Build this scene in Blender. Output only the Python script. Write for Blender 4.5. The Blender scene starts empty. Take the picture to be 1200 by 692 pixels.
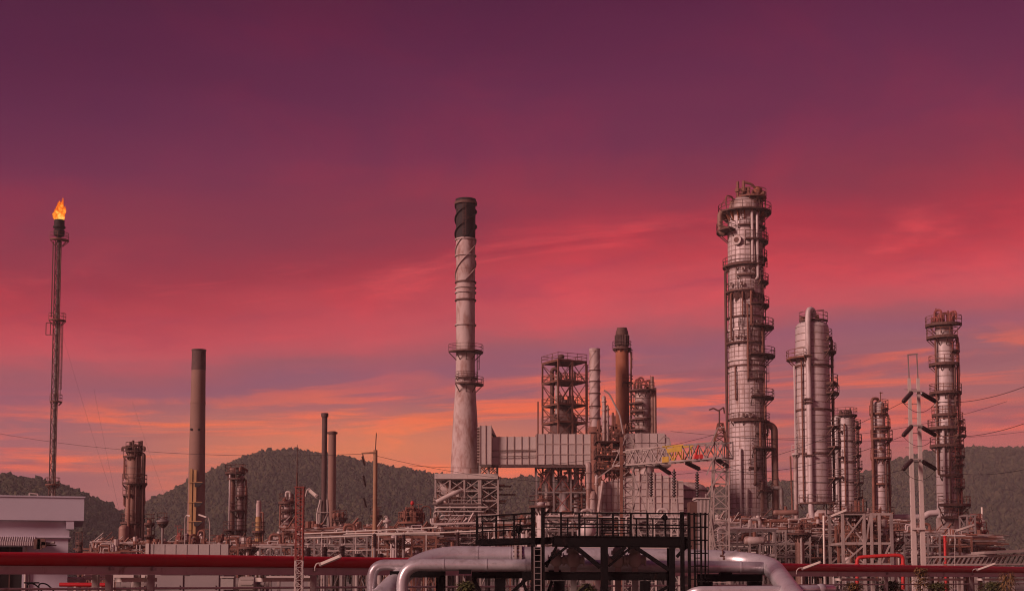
import bpy, math, random
from math import sin, cos, pi, radians, sqrt, atan2, acos, tan
from mathutils import Vector, Matrix, noise as mnoise

# ------------------------------------------------------------------ scene, camera, light
scene = bpy.context.scene
COL = scene.collection
F, HZ, EYE, PITCH = 1650.0, 678.0, 1.6, radians(4.5)     # focal length and horizon row in photo pixels (1200 wide)
PY0 = HZ - F * tan(PITCH)

cam_data = bpy.data.cameras.new('camera')
cam_data.sensor_width = 36.0
cam_data.lens = 36.0 * F / 1200.0
cam_data.shift_y = (PY0 - 346.0) / 1200.0
cam_data.clip_end = 20000
cam = bpy.data.objects.new('camera', cam_data)
cam.location = (0, 0, EYE)
cam.rotation_euler = (pi / 2 + PITCH, 0, 0)
COL.objects.link(cam)
scene.camera = cam

SUN_DIR = Vector((-0.76, -0.52, 0.40)).normalized()       # towards the sun: low, camera left and behind
SUN_EL = math.asin(SUN_DIR.z)
SUN_AZ = atan2(SUN_DIR.x, SUN_DIR.y)
sl = bpy.data.lights.new('sun', 'SUN')
sl.energy = 3.75
sl.angle = radians(15)
sl.color = (1.0, 0.62, 0.56)
sun = bpy.data.objects.new('sun', sl)
sun.rotation_euler = (-SUN_DIR).to_track_quat('-Z', 'Y').to_euler()
sun.location = (-50, -50, 120)
COL.objects.link(sun)

scene.render.engine = 'CYCLES'
scene.view_settings.view_transform = 'Standard'
scene.view_settings.look = 'None'
scene.view_settings.exposure = 0.0
scene.view_settings.gamma = 1.0
scene.cycles.use_denoising = True
scene.cycles.filter_width = 1.1
scene.cycles.max_bounces = 5
scene.cycles.volume_bounces = 1
scene.cycles.transparent_max_bounces = 12


def lin(c):
    return tuple(((v / 255.0) / 12.92 if v <= 10 else (((v / 255.0) + 0.055) / 1.055) ** 2.4) for v in c) + (1.0,)


class NG:
    """small helper to wire shader nodes"""
    def __init__(s, tree):
        s.t = tree
        s.n = tree.nodes
        s.l = tree.links

    def new(s, kind, **kw):
        n = s.n.new(kind)
        for k, v in kw.items():
            setattr(n, k, v)
        return n

    def put(s, sock, v):
        if hasattr(v, 'is_output'):
            s.l.new(v, sock)
        elif v is not None:
            sock.default_value = v

    def math(s, op, a, b=None, c=None, clamp=False):
        n = s.new('ShaderNodeMath', operation=op, use_clamp=clamp)
        s.put(n.inputs[0], a)
        if b is not None:
            s.put(n.inputs[1], b)
        if c is not None:
            s.put(n.inputs[2], c)
        return n.outputs[0]

    def mix(s, f, a, b, blend='MIX'):
        n = s.new('ShaderNodeMix', data_type='RGBA', blend_type=blend)
        s.put(n.inputs['Factor'], f)
        s.put(n.inputs[6], a)
        s.put(n.inputs[7], b)
        return n.outputs[2]

    def ramp(s, f, stops, interp='LINEAR'):
        n = s.new('ShaderNodeValToRGB')
        cr = n.color_ramp
        cr.interpolation = interp
        while len(cr.elements) < len(stops):
            cr.elements.new(0.5)
        for e, (p, c) in zip(cr.elements, stops):
            e.position = p
            e.color = c if len(c) == 4 else tuple(c) + (1.0,)
        s.put(n.inputs[0], f)
        return n.outputs[0]

    def smooth(s, v, lo, hi):
        n = s.new('ShaderNodeMapRange', interpolation_type='SMOOTHSTEP')
        s.put(n.inputs[0], v)
        s.put(n.inputs[1], lo)
        s.put(n.inputs[2], hi)
        return n.outputs[0]

    def noise(s, vec, scale, detail=4.0, rough=0.55, dist=0.0):
        n = s.new('ShaderNodeTexNoise')
        s.put(n.inputs['Vector'], vec)
        n.inputs['Scale'].default_value = scale
        n.inputs['Detail'].default_value = detail
        n.inputs['Roughness'].default_value = rough
        n.inputs['Distortion'].default_value = dist
        return n.outputs[0]

    def comb(s, x, y, z):
        n = s.new('ShaderNodeCombineXYZ')
        for i, v in enumerate((x, y, z)):
            s.put(n.inputs[i], v)
        return n.outputs[0]


world = bpy.data.worlds.new('World')
scene.world = world
world.use_nodes = True
g = NG(world.node_tree)
g.n.clear()
tc = g.new('ShaderNodeTexCoord')
sep = g.new('ShaderNodeSeparateXYZ')
g.l.new(tc.outputs['Generated'], sep.inputs[0])
X, Y, Z = sep.outputs
zz = g.math('MAXIMUM', Z, 0.0)
# slow warp of the layers so their edges wander
wv = g.comb(g.math('MULTIPLY', X, 1.0), g.math('MULTIPLY', Y, 1.0), g.math('MULTIPLY', Z, 5.0))
warp = g.math('SUBTRACT', g.noise(wv, 2.6, 4.0, 0.5), 0.5)
fine = g.math('SUBTRACT', g.noise(wv, 9.0, 5.0, 0.6), 0.5)
# cloud sheets climb to the right: height measured along the tilted sheet
w = g.math('SUBTRACT', zz, g.math('MULTIPLY', X, 0.085))
w = g.math('ADD', w, g.math('MULTIPLY', warp, 0.075))
w = g.math('ADD', w, g.math('MULTIPLY', fine, 0.018))
SKY = [(0.0, (138, 88, 90)), (0.045, (162, 94, 92)), (0.070, (178, 98, 93)), (0.095, (172, 98, 98)), (0.115, (160, 96, 103)),
       (0.135, (156, 92, 104)), (0.150, (146, 85, 106)), (0.162, (162, 84, 96)), (0.171, (192, 80, 90)), (0.184, (196, 72, 84)),
       (0.205, (182, 58, 72)), (0.222, (160, 47, 66)), (0.252, (134, 46, 70)), (0.285, (112, 40, 74)), (0.325, (96, 32, 70)),
       (0.37, (82, 22, 62)), (0.42, (66, 20, 56)), (1.0, (58, 28, 56))]
col = g.ramp(w, [(p, lin(c)) for p, c in SKY])
tz = g.math('SUBTRACT', Z, g.math('MULTIPLY', X, 0.035))
# wisps inside the crimson sheet
rv = g.comb(g.math('MULTIPLY', X, 3.0), g.math('MULTIPLY', Y, 3.0), g.math('MULTIPLY', g.math('SUBTRACT', Z, g.math('MULTIPLY', X, 0.11)), 17.0))
rw = g.noise(rv, 1.7, 6.0, 0.6, 0.7)
rwin = g.math('MULTIPLY', g.smooth(w, 0.165, 0.185), g.math('SUBTRACT', 1.0, g.smooth(w, 0.205, 0.25)))
col = g.mix(g.math('MULTIPLY', g.math('MULTIPLY', g.smooth(rw, 0.50, 0.72), rwin), 0.75), col, lin((226, 78, 84)))
col = g.mix(g.math('MULTIPLY', g.math('MULTIPLY', g.smooth(rw, 0.48, 0.28), rwin), 0.55), col, lin((158, 52, 80)))
# orange streaks low down
sv = g.comb(g.math('MULTIPLY', X, 2.6), g.math('MULTIPLY', Y, 2.6), g.math('MULTIPLY', tz, 30.0))
st = g.noise(sv, 1.9, 6.0, 0.6, 0.8)
stm = g.smooth(st, 0.45, 0.62)
win = g.math('MULTIPLY', g.smooth(zz, 0.045, 0.080), g.math('SUBTRACT', 1.0, g.smooth(w, 0.125, 0.160)))
front = g.smooth(g.math('ABSOLUTE', g.math('ADD', X, 0.12)), 0.62, 0.10)
col = g.mix(g.math('MULTIPLY', g.math('MULTIPLY', stm, win), g.math('ADD', 0.40, g.math('MULTIPLY', front, 0.6))), col, lin((247, 104, 68)))
# dull mauve streaks between them
st2 = g.noise(g.comb(g.math('MULTIPLY', X, 2.2), g.math('ADD', g.math('MULTIPLY', Y, 2.2), 3.7), g.math('MULTIPLY', tz, 34.0)), 1.8, 5.0, 0.55, 0.6)
col = g.mix(g.math('MULTIPLY', g.math('MULTIPLY', g.smooth(st2, 0.52, 0.68), win), 0.7), col, lin((142, 78, 94)))
# afterglow low ahead, a little left of the big chimney
glow = g.math('MULTIPLY', g.smooth(g.math('ABSOLUTE', g.math('ADD', X, 0.10)), 0.26, 0.0),
              g.math('MULTIPLY', g.smooth(zz, 0.03, 0.085), g.math('SUBTRACT', 1.0, g.smooth(zz, 0.09, 0.135))))
glow = g.math('MULTIPLY', glow, g.smooth(Y, 0.0, 0.6))
col = g.mix(g.math('MULTIPLY', glow, 0.66), col, lin((250, 136, 76)))
# high soft mottling, a redder veil to the left
mott = g.noise(g.comb(X, Y, g.math('MULTIPLY', Z, 2.2)), 4.6, 6.0, 0.58, 0.6)
col = g.mix(g.math('MULTIPLY', g.smooth(mott, 0.48, 0.70), 0.55), col, g.mix(1.0, col, (1.45, 0.98, 0.95, 1), 'MULTIPLY'))
col = g.mix(g.math('MULTIPLY', g.smooth(mott, 0.46, 0.28), 0.45), col, g.mix(1.0, col, (0.78, 0.95, 1.05, 1), 'MULTIPLY'))
bg1 = g.new('ShaderNodeBackground')
g.l.new(col, bg1.inputs[0])
bg1.inputs[1].default_value = 1.0
out = g.new('ShaderNodeOutputWorld')
g.l.new(bg1.outputs[0], out.inputs[0])

# ------------------------------------------------------------------ placing helpers
CT, ST = cos(PITCH), sin(PITCH)


def W(px, py, d):
    """world point at depth d (metres along +Y) seen at a photo pixel"""
    a, b = (px - 600.0) / F, (PY0 - py) / F
    k = d / (CT - b * ST)
    return Vector((a * k, d, EYE + (b * CT + ST) * k))


class Th:
    """one thing: an Empty on the ground that parents its parts; local metres, x right, y away, z up"""
    def __init__(s, name, label, cat, px, d, pyref=640, group=None, z=0.0):
        s.d, s.pyref = d, pyref
        s.X0 = W(px, pyref, d).x
        s.px0 = px
        s.z0 = z
        s.o = bpy.data.objects.new(name, None)
        s.o.empty_display_size = 0.5
        s.o.location = (s.X0, d, z)
        COL.objects.link(s.o)
        tag(s.o, label, cat, group, 'thing')

    @property
    def s(s):
        return F / s.d

    def x(s, px, d=None):
        return W(px, s.pyref, d or s.d).x - s.X0

    def z(s, py, d=None):
        return W(s.px0, py, d or s.d).z - s.z0

    def p(s, px, py, dy=0.0):
        v = W(px, py, s.d + dy)
        return Vector((v.x - s.X0, dy, v.z - s.z0))

    def m(s, npx):
        return npx * s.d / F

    def part(s, name, mb, mat, parent=None, label=None, kind=None):
        o = mb.build(name, mat, parent or s.o)
        if label:
            o['label'] = label
        if kind:
            o['kind'] = kind
        return o

    def bar(s, name, p, q, w, mat, h=None, parent=None):
        m = MB()
        m.beam(p, q, w, h)
        return s.part(name, m, mat, parent)


def tag(o, label=None, cat=None, group=None, kind=None):
    if label:
        o['label'] = label
    if cat:
        o['category'] = cat
    if group:
        o['group'] = group
    if kind:
        o['kind'] = kind
    return o


class MB:
    def __init__(s):
        s.v, s.f, s.sm = [], [], []

    def add(s, vs, fs, smooth=False):
        b = len(s.v)
        s.v.extend(tuple(v) for v in vs)
        s.f.extend(tuple(i + b for i in f) for f in fs)
        s.sm.extend([smooth] * len(fs))

    def box(s, x0, x1, y0, y1, z0, z1):
        s.add([(x0, y0, z0), (x1, y0, z0), (x1, y1, z0), (x0, y1, z0), (x0, y0, z1), (x1, y0, z1), (x1, y1, z1), (x0, y1, z1)],
              [(3, 2, 1, 0), (4, 5, 6, 7), (0, 1, 5, 4), (1, 2, 6, 5), (2, 3, 7, 6), (3, 0, 4, 7)])

    def beam(s, p, q, w, h=None):
        p, q = Vector(p), Vector(q)
        h = h or w
        d = (q - p)
        if d.length < 1e-6:
            return
        d.normalize()
        up = Vector((0, 0, 1)) if abs(d.z) < 0.95 else Vector((0, 1, 0))
        a = d.cross(up).normalized()
        b = a.cross(d).normalized()
        a, b = a * w / 2, b * h / 2
        s.add([p - a - b, p + a - b, p + a + b, p - a + b, q - a - b, q + a - b, q + a + b, q - a + b],
              [(3, 2, 1, 0), (4, 5, 6, 7), (0, 1, 5, 4), (1, 2, 6, 5), (2, 3, 7, 6), (3, 0, 4, 7)])

    def ibeam(s, p, q, w, h):
        """I-section: two flanges and a web"""
        p, q = Vector(p), Vector(q)
        d = (q - p).normalized()
        up = Vector((0, 0, 1)) if abs(d.z) < 0.95 else Vector((0, 1, 0))
        a = d.cross(up).normalized()
        b = a.cross(d).normalized()
        t = h * 0.12
        o = b * (h / 2 - t / 2)
        s.beam(p + o, q + o, w, t)
        s.beam(p - o, q - o, w, t)
        s.beam(p, q, w * 0.14, h - 2 * t)

    def tube(s, pts, r, n=8, caps=True):
        pts = [Vector(p) for p in pts]
        rs = r if isinstance(r, (list, tuple)) else [r] * len(pts)
        b0 = len(s.v)
        up = None
        m = len(pts)
        for i, p in enumerate(pts):
            t = (pts[min(i + 1, m - 1)] - pts[max(i - 1, 0)])
            if t.length < 1e-9:
                t = Vector((0, 0, 1))
            t.normalize()
            if up is None:
                up = Vector((0, 0, 1)) if abs(t.z) < 0.9 else Vector((0, 1, 0))
            a = t.cross(up)
            if a.length < 1e-4:
                up = Vector((1, 0, 0))
                a = t.cross(up)
            a.normalize()
            c = a.cross(t).normalized()
            up = c
            for k in range(n):
                th = 2 * pi * k / n
                s.v.append(tuple(p + (a * cos(th) + c * sin(th)) * rs[i]))
        for i in range(m - 1):
            for k in range(n):
                k2 = (k + 1) % n
                s.f.append((b0 + i * n + k, b0 + (i + 1) * n + k, b0 + (i + 1) * n + k2, b0 + i * n + k2))
                s.sm.append(True)
        if caps:
            s.f.append(tuple(b0 + k for k in range(n)))
            s.f.append(tuple(b0 + (m - 1) * n + n - 1 - k for k in range(n)))
            s.sm.extend([False, False])

    def lathe(s, prof, n=28, cx=0.0, cy=0.0, caps=True):
        b0 = len(s.v)
        for r, z in prof:
            for k in range(n):
                th = 2 * pi * k / n
                s.v.append((cx + r * cos(th), cy + r * sin(th), z))
        for i in range(len(prof) - 1):
            for k in range(n):
                k2 = (k + 1) % n
                s.f.append((b0 + i * n + k, b0 + i * n + k2, b0 + (i + 1) * n + k2, b0 + (i + 1) * n + k))
                s.sm.append(True)
        if caps:
            s.f.append(tuple(b0 + n - 1 - k for k in range(n)))
            s.f.append(tuple(b0 + (len(prof) - 1) * n + k for k in range(n)))
            s.sm.extend([False, False])

    def sector(s, r0, r1, a0, a1, z0, z1, cx=0.0, cy=0.0, n=None):
        n = n or max(3, int(abs(a1 - a0) / 0.26))
        vs, fs = [], []
        for i in range(n + 1):
            a = a0 + (a1 - a0) * i / n
            c, d = cos(a), sin(a)
            vs += [(cx + r0 * c, cy + r0 * d, z0), (cx + r1 * c, cy + r1 * d, z0), (cx + r1 * c, cy + r1 * d, z1), (cx + r0 * c, cy + r0 * d, z1)]
        for i in range(n):
            b = i * 4
            for j in range(4):
                k = (j + 1) % 4
                fs.append((b + j, b + 4 + j, b + 4 + k, b + k))
        fs.append((0, 1, 2, 3))
        e = n * 4
        fs.append((e + 3, e + 2, e + 1, e))
        s.add(vs, fs)

    def ball(s, c, rx, ry, rz, nu=12, nv=8):
        prof = []
        b0 = len(s.v)
        for i in range(nv + 1):
            t = -pi / 2 + pi * i / nv
            for k in range(nu):
                a = 2 * pi * k / nu
                s.v.append((c[0] + rx * cos(t) * cos(a), c[1] + ry * cos(t) * sin(a), c[2] + rz * sin(t)))
        for i in range(nv):
            for k in range(nu):
                k2 = (k + 1) % nu
                s.f.append((b0 + i * nu + k, b0 + i * nu + k2, b0 + (i + 1) * nu + k2, b0 + (i + 1) * nu + k))
                s.sm.append(True)

    def prism(s, pts, y0, y1):
        """polygon in x,z pushed from y0 to y1"""
        n = len(pts)
        s.add([(x, y0, z) for x, z in pts] + [(x, y1, z) for x, z in pts],
              [tuple(range(n)), tuple(range(2 * n - 1, n - 1, -1))] + [(i, i + n, (i + 1) % n + n, (i + 1) % n) for i in range(n)])

    def disc_out(s, c, a, r, t, n=12):
        """short drum standing out of a shell at angle a (manway, nozzle flange)"""
        u = Vector((cos(a), sin(a), 0))
        s.tube([Vector(c), Vector(c) + u * t], r, n)

    def mesh(s, name):
        me = bpy.data.meshes.new(name)
        me.from_pydata(s.v, [], s.f)
        me.polygons.foreach_set('use_smooth', s.sm)
        me.validate()
        if any(s.sm):
            me.set_sharp_from_angle(angle=radians(38))
        return me

    def build(s, name, mat, parent=None):
        me = s.mesh(name)
        me.materials.append(mat)
        o = bpy.data.objects.new(name, me)
        COL.objects.link(o)
        if parent is not None:
            o.parent = parent
        return o


def arc(c, u, v, r, a0, a1, n=8):
    c, u, v = Vector(c), Vector(u), Vector(v)
    return [c + u * (r * cos(a0 + (a1 - a0) * i / n)) + v * (r * sin(a0 + (a1 - a0) * i / n)) for i in range(n + 1)]


def fillet(pts, r, n=6):
    """round the corners of a polyline"""
    pts = [Vector(p) for p in pts]
    out = [pts[0]]
    for i in range(1, len(pts) - 1):
        p, a, b = pts[i], pts[i - 1], pts[i + 1]
        u, v = (a - p), (b - p)
        rr = min(r, u.length * 0.49, v.length * 0.49)
        u, v = u.normalized() * rr, v.normalized() * rr
        for k in range(n + 1):
            t = k / n
            out.append((p + u) * (1 - t) ** 2 + p * 2 * t * (1 - t) + (p + v) * t * t)
    out.append(pts[-1])
    return out


# ------------------------------------------------------------------ materials
def pmat(name, base, rough=0.6, metal=0.0, var=0.25, scale=0.6, stain=None, stain_amt=0.0, stain_scale=(1.2, 1.2, 0.15), bump=0.0, dirt=None, spec=0.4, each=0.0):
    m = bpy.data.materials.new(name)
    m.use_nodes = True
    q = NG(m.node_tree)
    bs = q.n['Principled BSDF']
    t = q.new('ShaderNodeTexCoord').outputs['Object']
    n1 = q.noise(t, scale, 5.0, 0.6)
    b = tuple(base) + (1.0,)
    lo = tuple(v * (1 - var) for v in base) + (1.0,)
    hi = tuple(min(1, v * (1 + var)) for v in base) + (1.0,)
    c = q.ramp(n1, [(0.25, lo), (0.5, b), (0.75, hi)])
    if stain and stain_amt > 0:
        mp = q.new('ShaderNodeMapping')
        q.l.new(t, mp.inputs[0])
        mp.inputs['Scale'].default_value = stain_scale
        n2 = q.noise(mp.outputs[0], 1.0, 6.0, 0.65, 0.3)
        c = q.mix(q.math('MULTIPLY', q.smooth(n2, 0.62 - stain_amt * 0.32, 0.78 - stain_amt * 0.16), 0.85), c, tuple(stain) + (1.0,))
    if dirt:
        n3 = q.noise(t, scale * 5, 3.0, 0.7)
        c = q.mix(q.math('MULTIPLY', q.smooth(n3, 0.52, 0.75), 0.6), c, tuple(dirt) + (1.0,))
    if each:
        # every sheet weathers a little differently
        oi = q.new('ShaderNodeObjectInfo').outputs['Random']
        c = q.mix(q.math('MULTIPLY', oi, each), c, tuple(v * 0.55 for v in base) + (1.0,))
    q.l.new(c, bs.inputs['Base Color'])
    bs.inputs['Metallic'].default_value = metal
    bs.inputs['Specular IOR Level'].default_value = spec
    q.l.new(q.math('ADD', rough - 0.1, q.math('MULTIPLY', n1, 0.2)), bs.inputs['Roughness'])
    if bump:
        bp = q.new('ShaderNodeBump')
        bp.inputs['Strength'].default_value = bump
        bp.inputs['Distance'].default_value = 0.1
        q.l.new(q.noise(t, scale * 6, 4.0, 0.6), bp.inputs['Height'])
        q.l.new(bp.outputs[0], bs.inputs['Normal'])
    return m


RUST = (0.17, 0.062, 0.035)
M = {
    'alum': pmat('aluminium_cladding', (0.52, 0.445, 0.435), 0.5, 0.08, 0.22, 0.35, RUST, 0.34, (0.9, 0.9, 0.12), 0.15, (0.30, 0.22, 0.19)),
    'alum_light': pmat('pale_cladding', (0.53, 0.46, 0.44), 0.5, 0.08, 0.18, 0.4, RUST, 0.20, (0.9, 0.9, 0.12), 0.1),
    'alum_dirty': pmat('dirty_cladding', (0.43, 0.35, 0.325), 0.55, 0.05, 0.3, 0.5, RUST, 0.55, (0.9, 0.9, 0.2), 0.15, (0.2, 0.12, 0.09)),
    'strap': pmat('seam_strap', (0.25, 0.17, 0.145), 0.65, 0.05, 0.3, 0.6),
    'brown': pmat('brown_cladding', (0.29, 0.165, 0.13), 0.6, 0.1, 0.28, 0.4, (0.13, 0.05, 0.035), 0.45, (0.8, 0.8, 0.15), 0.1),
    'white_stack': pmat('chimney_paint', (0.48, 0.385, 0.36), 0.75, 0.0, 0.16, 0.25, (0.24, 0.11, 0.085), 0.62, (0.7, 0.7, 0.28), 0.1, (0.42, 0.33, 0.30)),
    'concrete_stack': pmat('concrete_chimney', (0.24, 0.14, 0.11), 0.85, 0.0, 0.14, 0.2, (0.17, 0.09, 0.07), 0.25, (0.5, 0.5, 0.05), 0.2),
    'soot': pmat('soot_black', (0.022, 0.013, 0.013), 0.8, 0.0, 0.4, 0.6, (0.10, 0.03, 0.025), 0.2, (1, 1, 0.3)),
    'soot_brown': pmat('sooty_brown', (0.10, 0.055, 0.05), 0.8, 0.0, 0.3, 0.6),
    'orange_rust': pmat('orange_rust', (0.29, 0.105, 0.055), 0.8, 0.0, 0.25, 0.4, (0.16, 0.055, 0.035), 0.4, (0.5, 0.5, 0.08)),
    'rust': pmat('rusty_steel', (0.20, 0.085, 0.06), 0.75, 0.1, 0.35, 0.9),
    'rust_dark': pmat('dark_rusty_steel', (0.115, 0.055, 0.045), 0.75, 0.1, 0.35, 0.9),
    'red_steel': pmat('red_oxide_paint', (0.25, 0.068, 0.055), 0.65, 0.0, 0.3, 0.9),
    'steel': pmat('galvanised_steel', (0.34, 0.28, 0.255), 0.6, 0.0, 0.2, 0.8, RUST, 0.2, (1.5, 1.5, 0.6)),
    'steel_dark': pmat('grey_steel', (0.22, 0.18, 0.17), 0.6, 0.0, 0.3, 0.8, RUST, 0.25, (1.5, 1.5, 0.6)),
    'steel_pale': pmat('pale_painted_steel', (0.49, 0.42, 0.385), 0.6, 0.0, 0.15, 0.8, RUST, 0.15, (1.5, 1.5, 0.6)),
    'black': pmat('black_paint', (0.006, 0.0045, 0.005), 0.75, 0.0, 0.4, 1.2, (0.022, 0.008, 0.006), 0.15, (2, 2, 0.8), spec=0.1),
    'insulator': pmat('brown_glaze', (0.035, 0.014, 0.014), 0.3, 0.0, 0.2, 1.0),
    'red': pmat('red_pipe_paint', (0.43, 0.012, 0.018), 0.42, 0.0, 0.12, 0.5, (0.30, 0.012, 0.016), 0.25, (0.12, 1.0, 1.0), 0.04),
    'silver': pmat('silver_pipe', (0.56, 0.54, 0.56), 0.34, 0.45, 0.12, 0.8, (0.33, 0.29, 0.29), 0.38, (0.9, 1.2, 1.2), 0.06, (0.42, 0.38, 0.38)),
    'white': pmat('white_wall', (0.56, 0.54, 0.60), 0.85, 0.0, 0.05, 0.5, (0.52, 0.48, 0.48), 0.22, (0.9, 0.9, 0.2), 0.05),
    'panel': pmat('white_panel', (0.54, 0.465, 0.43), 0.6, 0.1, 0.12, 0.4, RUST, 0.20, (0.8, 0.8, 0.18), 0.08, (0.46, 0.36, 0.32), each=0.4),
    'panel_joint': pmat('panel_rib', (0.34, 0.25, 0.22), 0.7, 0.1, 0.3, 0.8),
    'concrete': pmat('concrete', (0.36, 0.32, 0.30), 0.9, 0.0, 0.15, 0.5, (0.2, 0.17, 0.15), 0.3, (0.8, 0.8, 0.2), 0.15),
    'concrete_pole': pmat('concrete_pole', (0.50, 0.42, 0.38), 0.85, 0.0, 0.12, 0.6, (0.33, 0.25, 0.22), 0.25, (1.5, 1.5, 0.12), 0.1),
    'grey_box': pmat('grey_enclosure', (0.27, 0.23, 0.225), 0.65, 0.0, 0.1, 0.6, (0.17, 0.12, 0.11), 0.2, (0.8, 0.8, 0.2), 0.05),
    'ochre': pmat('ochre_duct', (0.40, 0.235, 0.10), 0.7, 0.0, 0.2, 0.6),
    'wood': pmat('weathered_pole', (0.30, 0.17, 0.10), 0.85, 0.0, 0.25, 0.7, (0.16, 0.08, 0.05), 0.3, (3, 3, 0.15)),
    'yellow': pmat('yellow_paint', (0.42, 0.27, 0.035), 0.6, 0.0, 0.15, 0.9, RUST, 0.2, (1, 1, 0.4)),
    'signal_red': pmat('signal_red', (0.48, 0.03, 0.03), 0.5, 0.0, 0.15, 0.9),
    'lamp_white': pmat('lamp_housing', (0.72, 0.66, 0.58), 0.5, 0.0, 0.08, 1.0),
    'doorway_shade': pmat('painted_interior_shade', (0.02, 0.013, 0.013), 0.9, 0.0, 0.3, 0.8),
    'wire': pmat('wire', (0.03, 0.02, 0.022), 0.6, 0.3, 0.1, 1.0),
    'bark': pmat('bark', (0.06, 0.04, 0.03), 0.9, 0.0, 0.3, 2.0),
    'leaf': pmat('leaf', (0.085, 0.085, 0.025), 0.7, 0.0, 0.45, 1.5),
    'leaf_brown': pmat('dry_leaf', (0.18, 0.10, 0.035), 0.75, 0.0, 0.4, 1.5),
    'awning': pmat('awning_sheet', (0.42, 0.36, 0.36), 0.6, 0.1, 0.12, 0.8),
}


# ------------------------------------------------------------------ builders shared by the plant
def rail_straight(mb, p, q, h, w=0.06, gap=1.4, rails=(0.5, 1.0), posts=True):
    p, q = Vector(p), Vector(q)
    for f in rails:
        o = Vector((0, 0, h * f))
        mb.beam(p + o, q + o, w)
    if posts:
        n = max(1, int((q - p).length / gap))
        for i in range(n + 1):
            a = p.lerp(q, i / n)
            mb.beam(a, a + Vector((0, 0, h)), w)


def ring_platform(t, cz, r0, r1, a0, a1, mat, cx=0.0, cy=0.0, rail=1.1, thick=0.24, wire=0.06, brackets=True, rmat=None):
    """platform round a shell: deck, with railing and brackets as its own pieces"""
    wire = min(wire, 0.068)
    m = MB()
    m.sector(r0 - 0.06, r1, a0, a1, cz - thick, cz, cx, cy)
    deck = t.part('platform', m, mat)
    m = MB()
    n = max(2, int(abs(a1 - a0) * r1 / 1.3))
    rr = r1 - wire * 0.6
    for f in (0.52, 1.0):
        pts = [(cx + rr * cos(a0 + (a1 - a0) * i / (2 * n)), cy + rr * sin(a0 + (a1 - a0) * i / (2 * n)), cz + rail * f) for i in range(2 * n + 1)]
        for a, b in zip(pts, pts[1:]):
            m.beam(a, b, wire)
    for i in range(n + 1):
        a = a0 + (a1 - a0) * i / n
        m.beam((cx + rr * cos(a), cy + rr * sin(a), cz), (cx + rr * cos(a), cy + rr * sin(a), cz + rail), wire)
    full = abs(a1 - a0) > 6.2
    if not full:
        for a in (a0, a1):
            for f in (0.52, 1.0):
                m.beam((cx + r0 * cos(a), cy + r0 * sin(a), cz + rail * f), (cx + rr * cos(a), cy + rr * sin(a), cz + rail * f), wire)
    t.part('railing', m, rmat or mat, deck)
    if brackets:
        m = MB()
        nb = max(2, int(abs(a1 - a0) / 0.6))
        drop = (r1 - r0) * 0.9
        for i in range(nb + 1):
            a = a0 + (a1 - a0) * (i + (0 if full else 0.0)) / nb
            if full and i == nb:
                break
            c, s = cos(a), sin(a)
            m.beam((cx + r0 * c, cy + r0 * s, cz - thick - drop), (cx + (r1 - 0.1) * c, cy + (r1 - 0.1) * s, cz - thick - 0.02), 0.12)
        t.part('bracket', m, mat, deck, kind='stuff')
    return deck


def plat_px(t, py, xl, xr, hw_px, mat, cx_px=None, **kw):
    """platform given by the pixels its edge spans; hw_px is the shell half-width in pixels"""
    c = t.px0 if cx_px is None else cx_px
    cx = t.x(c)
    r0 = t.m(hw_px)
    L, R = t.m(xl - c), t.m(xr - c)
    ro = max(abs(L) if L < -r0 else 0, abs(R) if R > r0 else 0, r0 + t.m(3.5))
    fl, fr = max(-1, min(1, L / ro)), max(-1, min(1, R / ro))
    a0 = -acos(fl) if fl > -0.94 else radians(-205)
    a1 = -acos(fr) if fr < 0.94 else radians(28)
    if fl <= -0.94 and fr >= 0.94:
        a0, a1 = -pi, pi
    if fl <= -0.94 and fr < 0:
        a0 = radians(-215)
    return ring_platform(t, t.z(py), r0, ro, a0, a1, mat, cx=cx, **kw)


def ladder(t, cx, r, a, z0, z1, mat, cage=True, wdt=0.5, parent=None, cy=0.0):
    """caged ladder standing off a shell"""
    u = Vector((cos(a), sin(a), 0))
    v = Vector((-sin(a), cos(a), 0))
    b = Vector((cx, cy, 0)) + u * (r + 0.25)
    m = MB()
    for sgn in (-1, 1):
        m.beam(b + v * (sgn * wdt / 2) + Vector((0, 0, z0)), b + v * (sgn * wdt / 2) + Vector((0, 0, z1)), 0.08)
    n = int((z1 - z0) / 0.6)
    for i in range(n):
        z = z0 + (i + 0.5) * (z1 - z0) / max(1, n)
        m.beam(b - v * wdt / 2 + Vector((0, 0, z)), b + v * wdt / 2 + Vector((0, 0, z)), 0.05)
    lo = t.part('ladder', m, mat, parent)
    if cage and z1 - z0 > 3.2 and parent is None:
        m = MB()
        zz0 = z0 + 2.2
        k = max(2, int((z1 - zz0) / 1.1))
        for i in range(k + 1):
            z = zz0 + (z1 - zz0) * i / k
            pts = arc(b + Vector((0, 0, z)), v, u, 0.4, 0.0, pi, 5)
            for p, q in zip(pts, pts[1:]):
                m.beam(p, q, 0.05)
        for j in (1, 2.5, 4):
            th = pi * j / 5
            o = v * (0.4 * cos(th)) + u * (0.4 * sin(th))
            m.beam(b + o + Vector((0, 0, zz0)), b + o + Vector((0, 0, z1)), 0.05)
        t.part('safety_cage', m, mat, lo)


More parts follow.
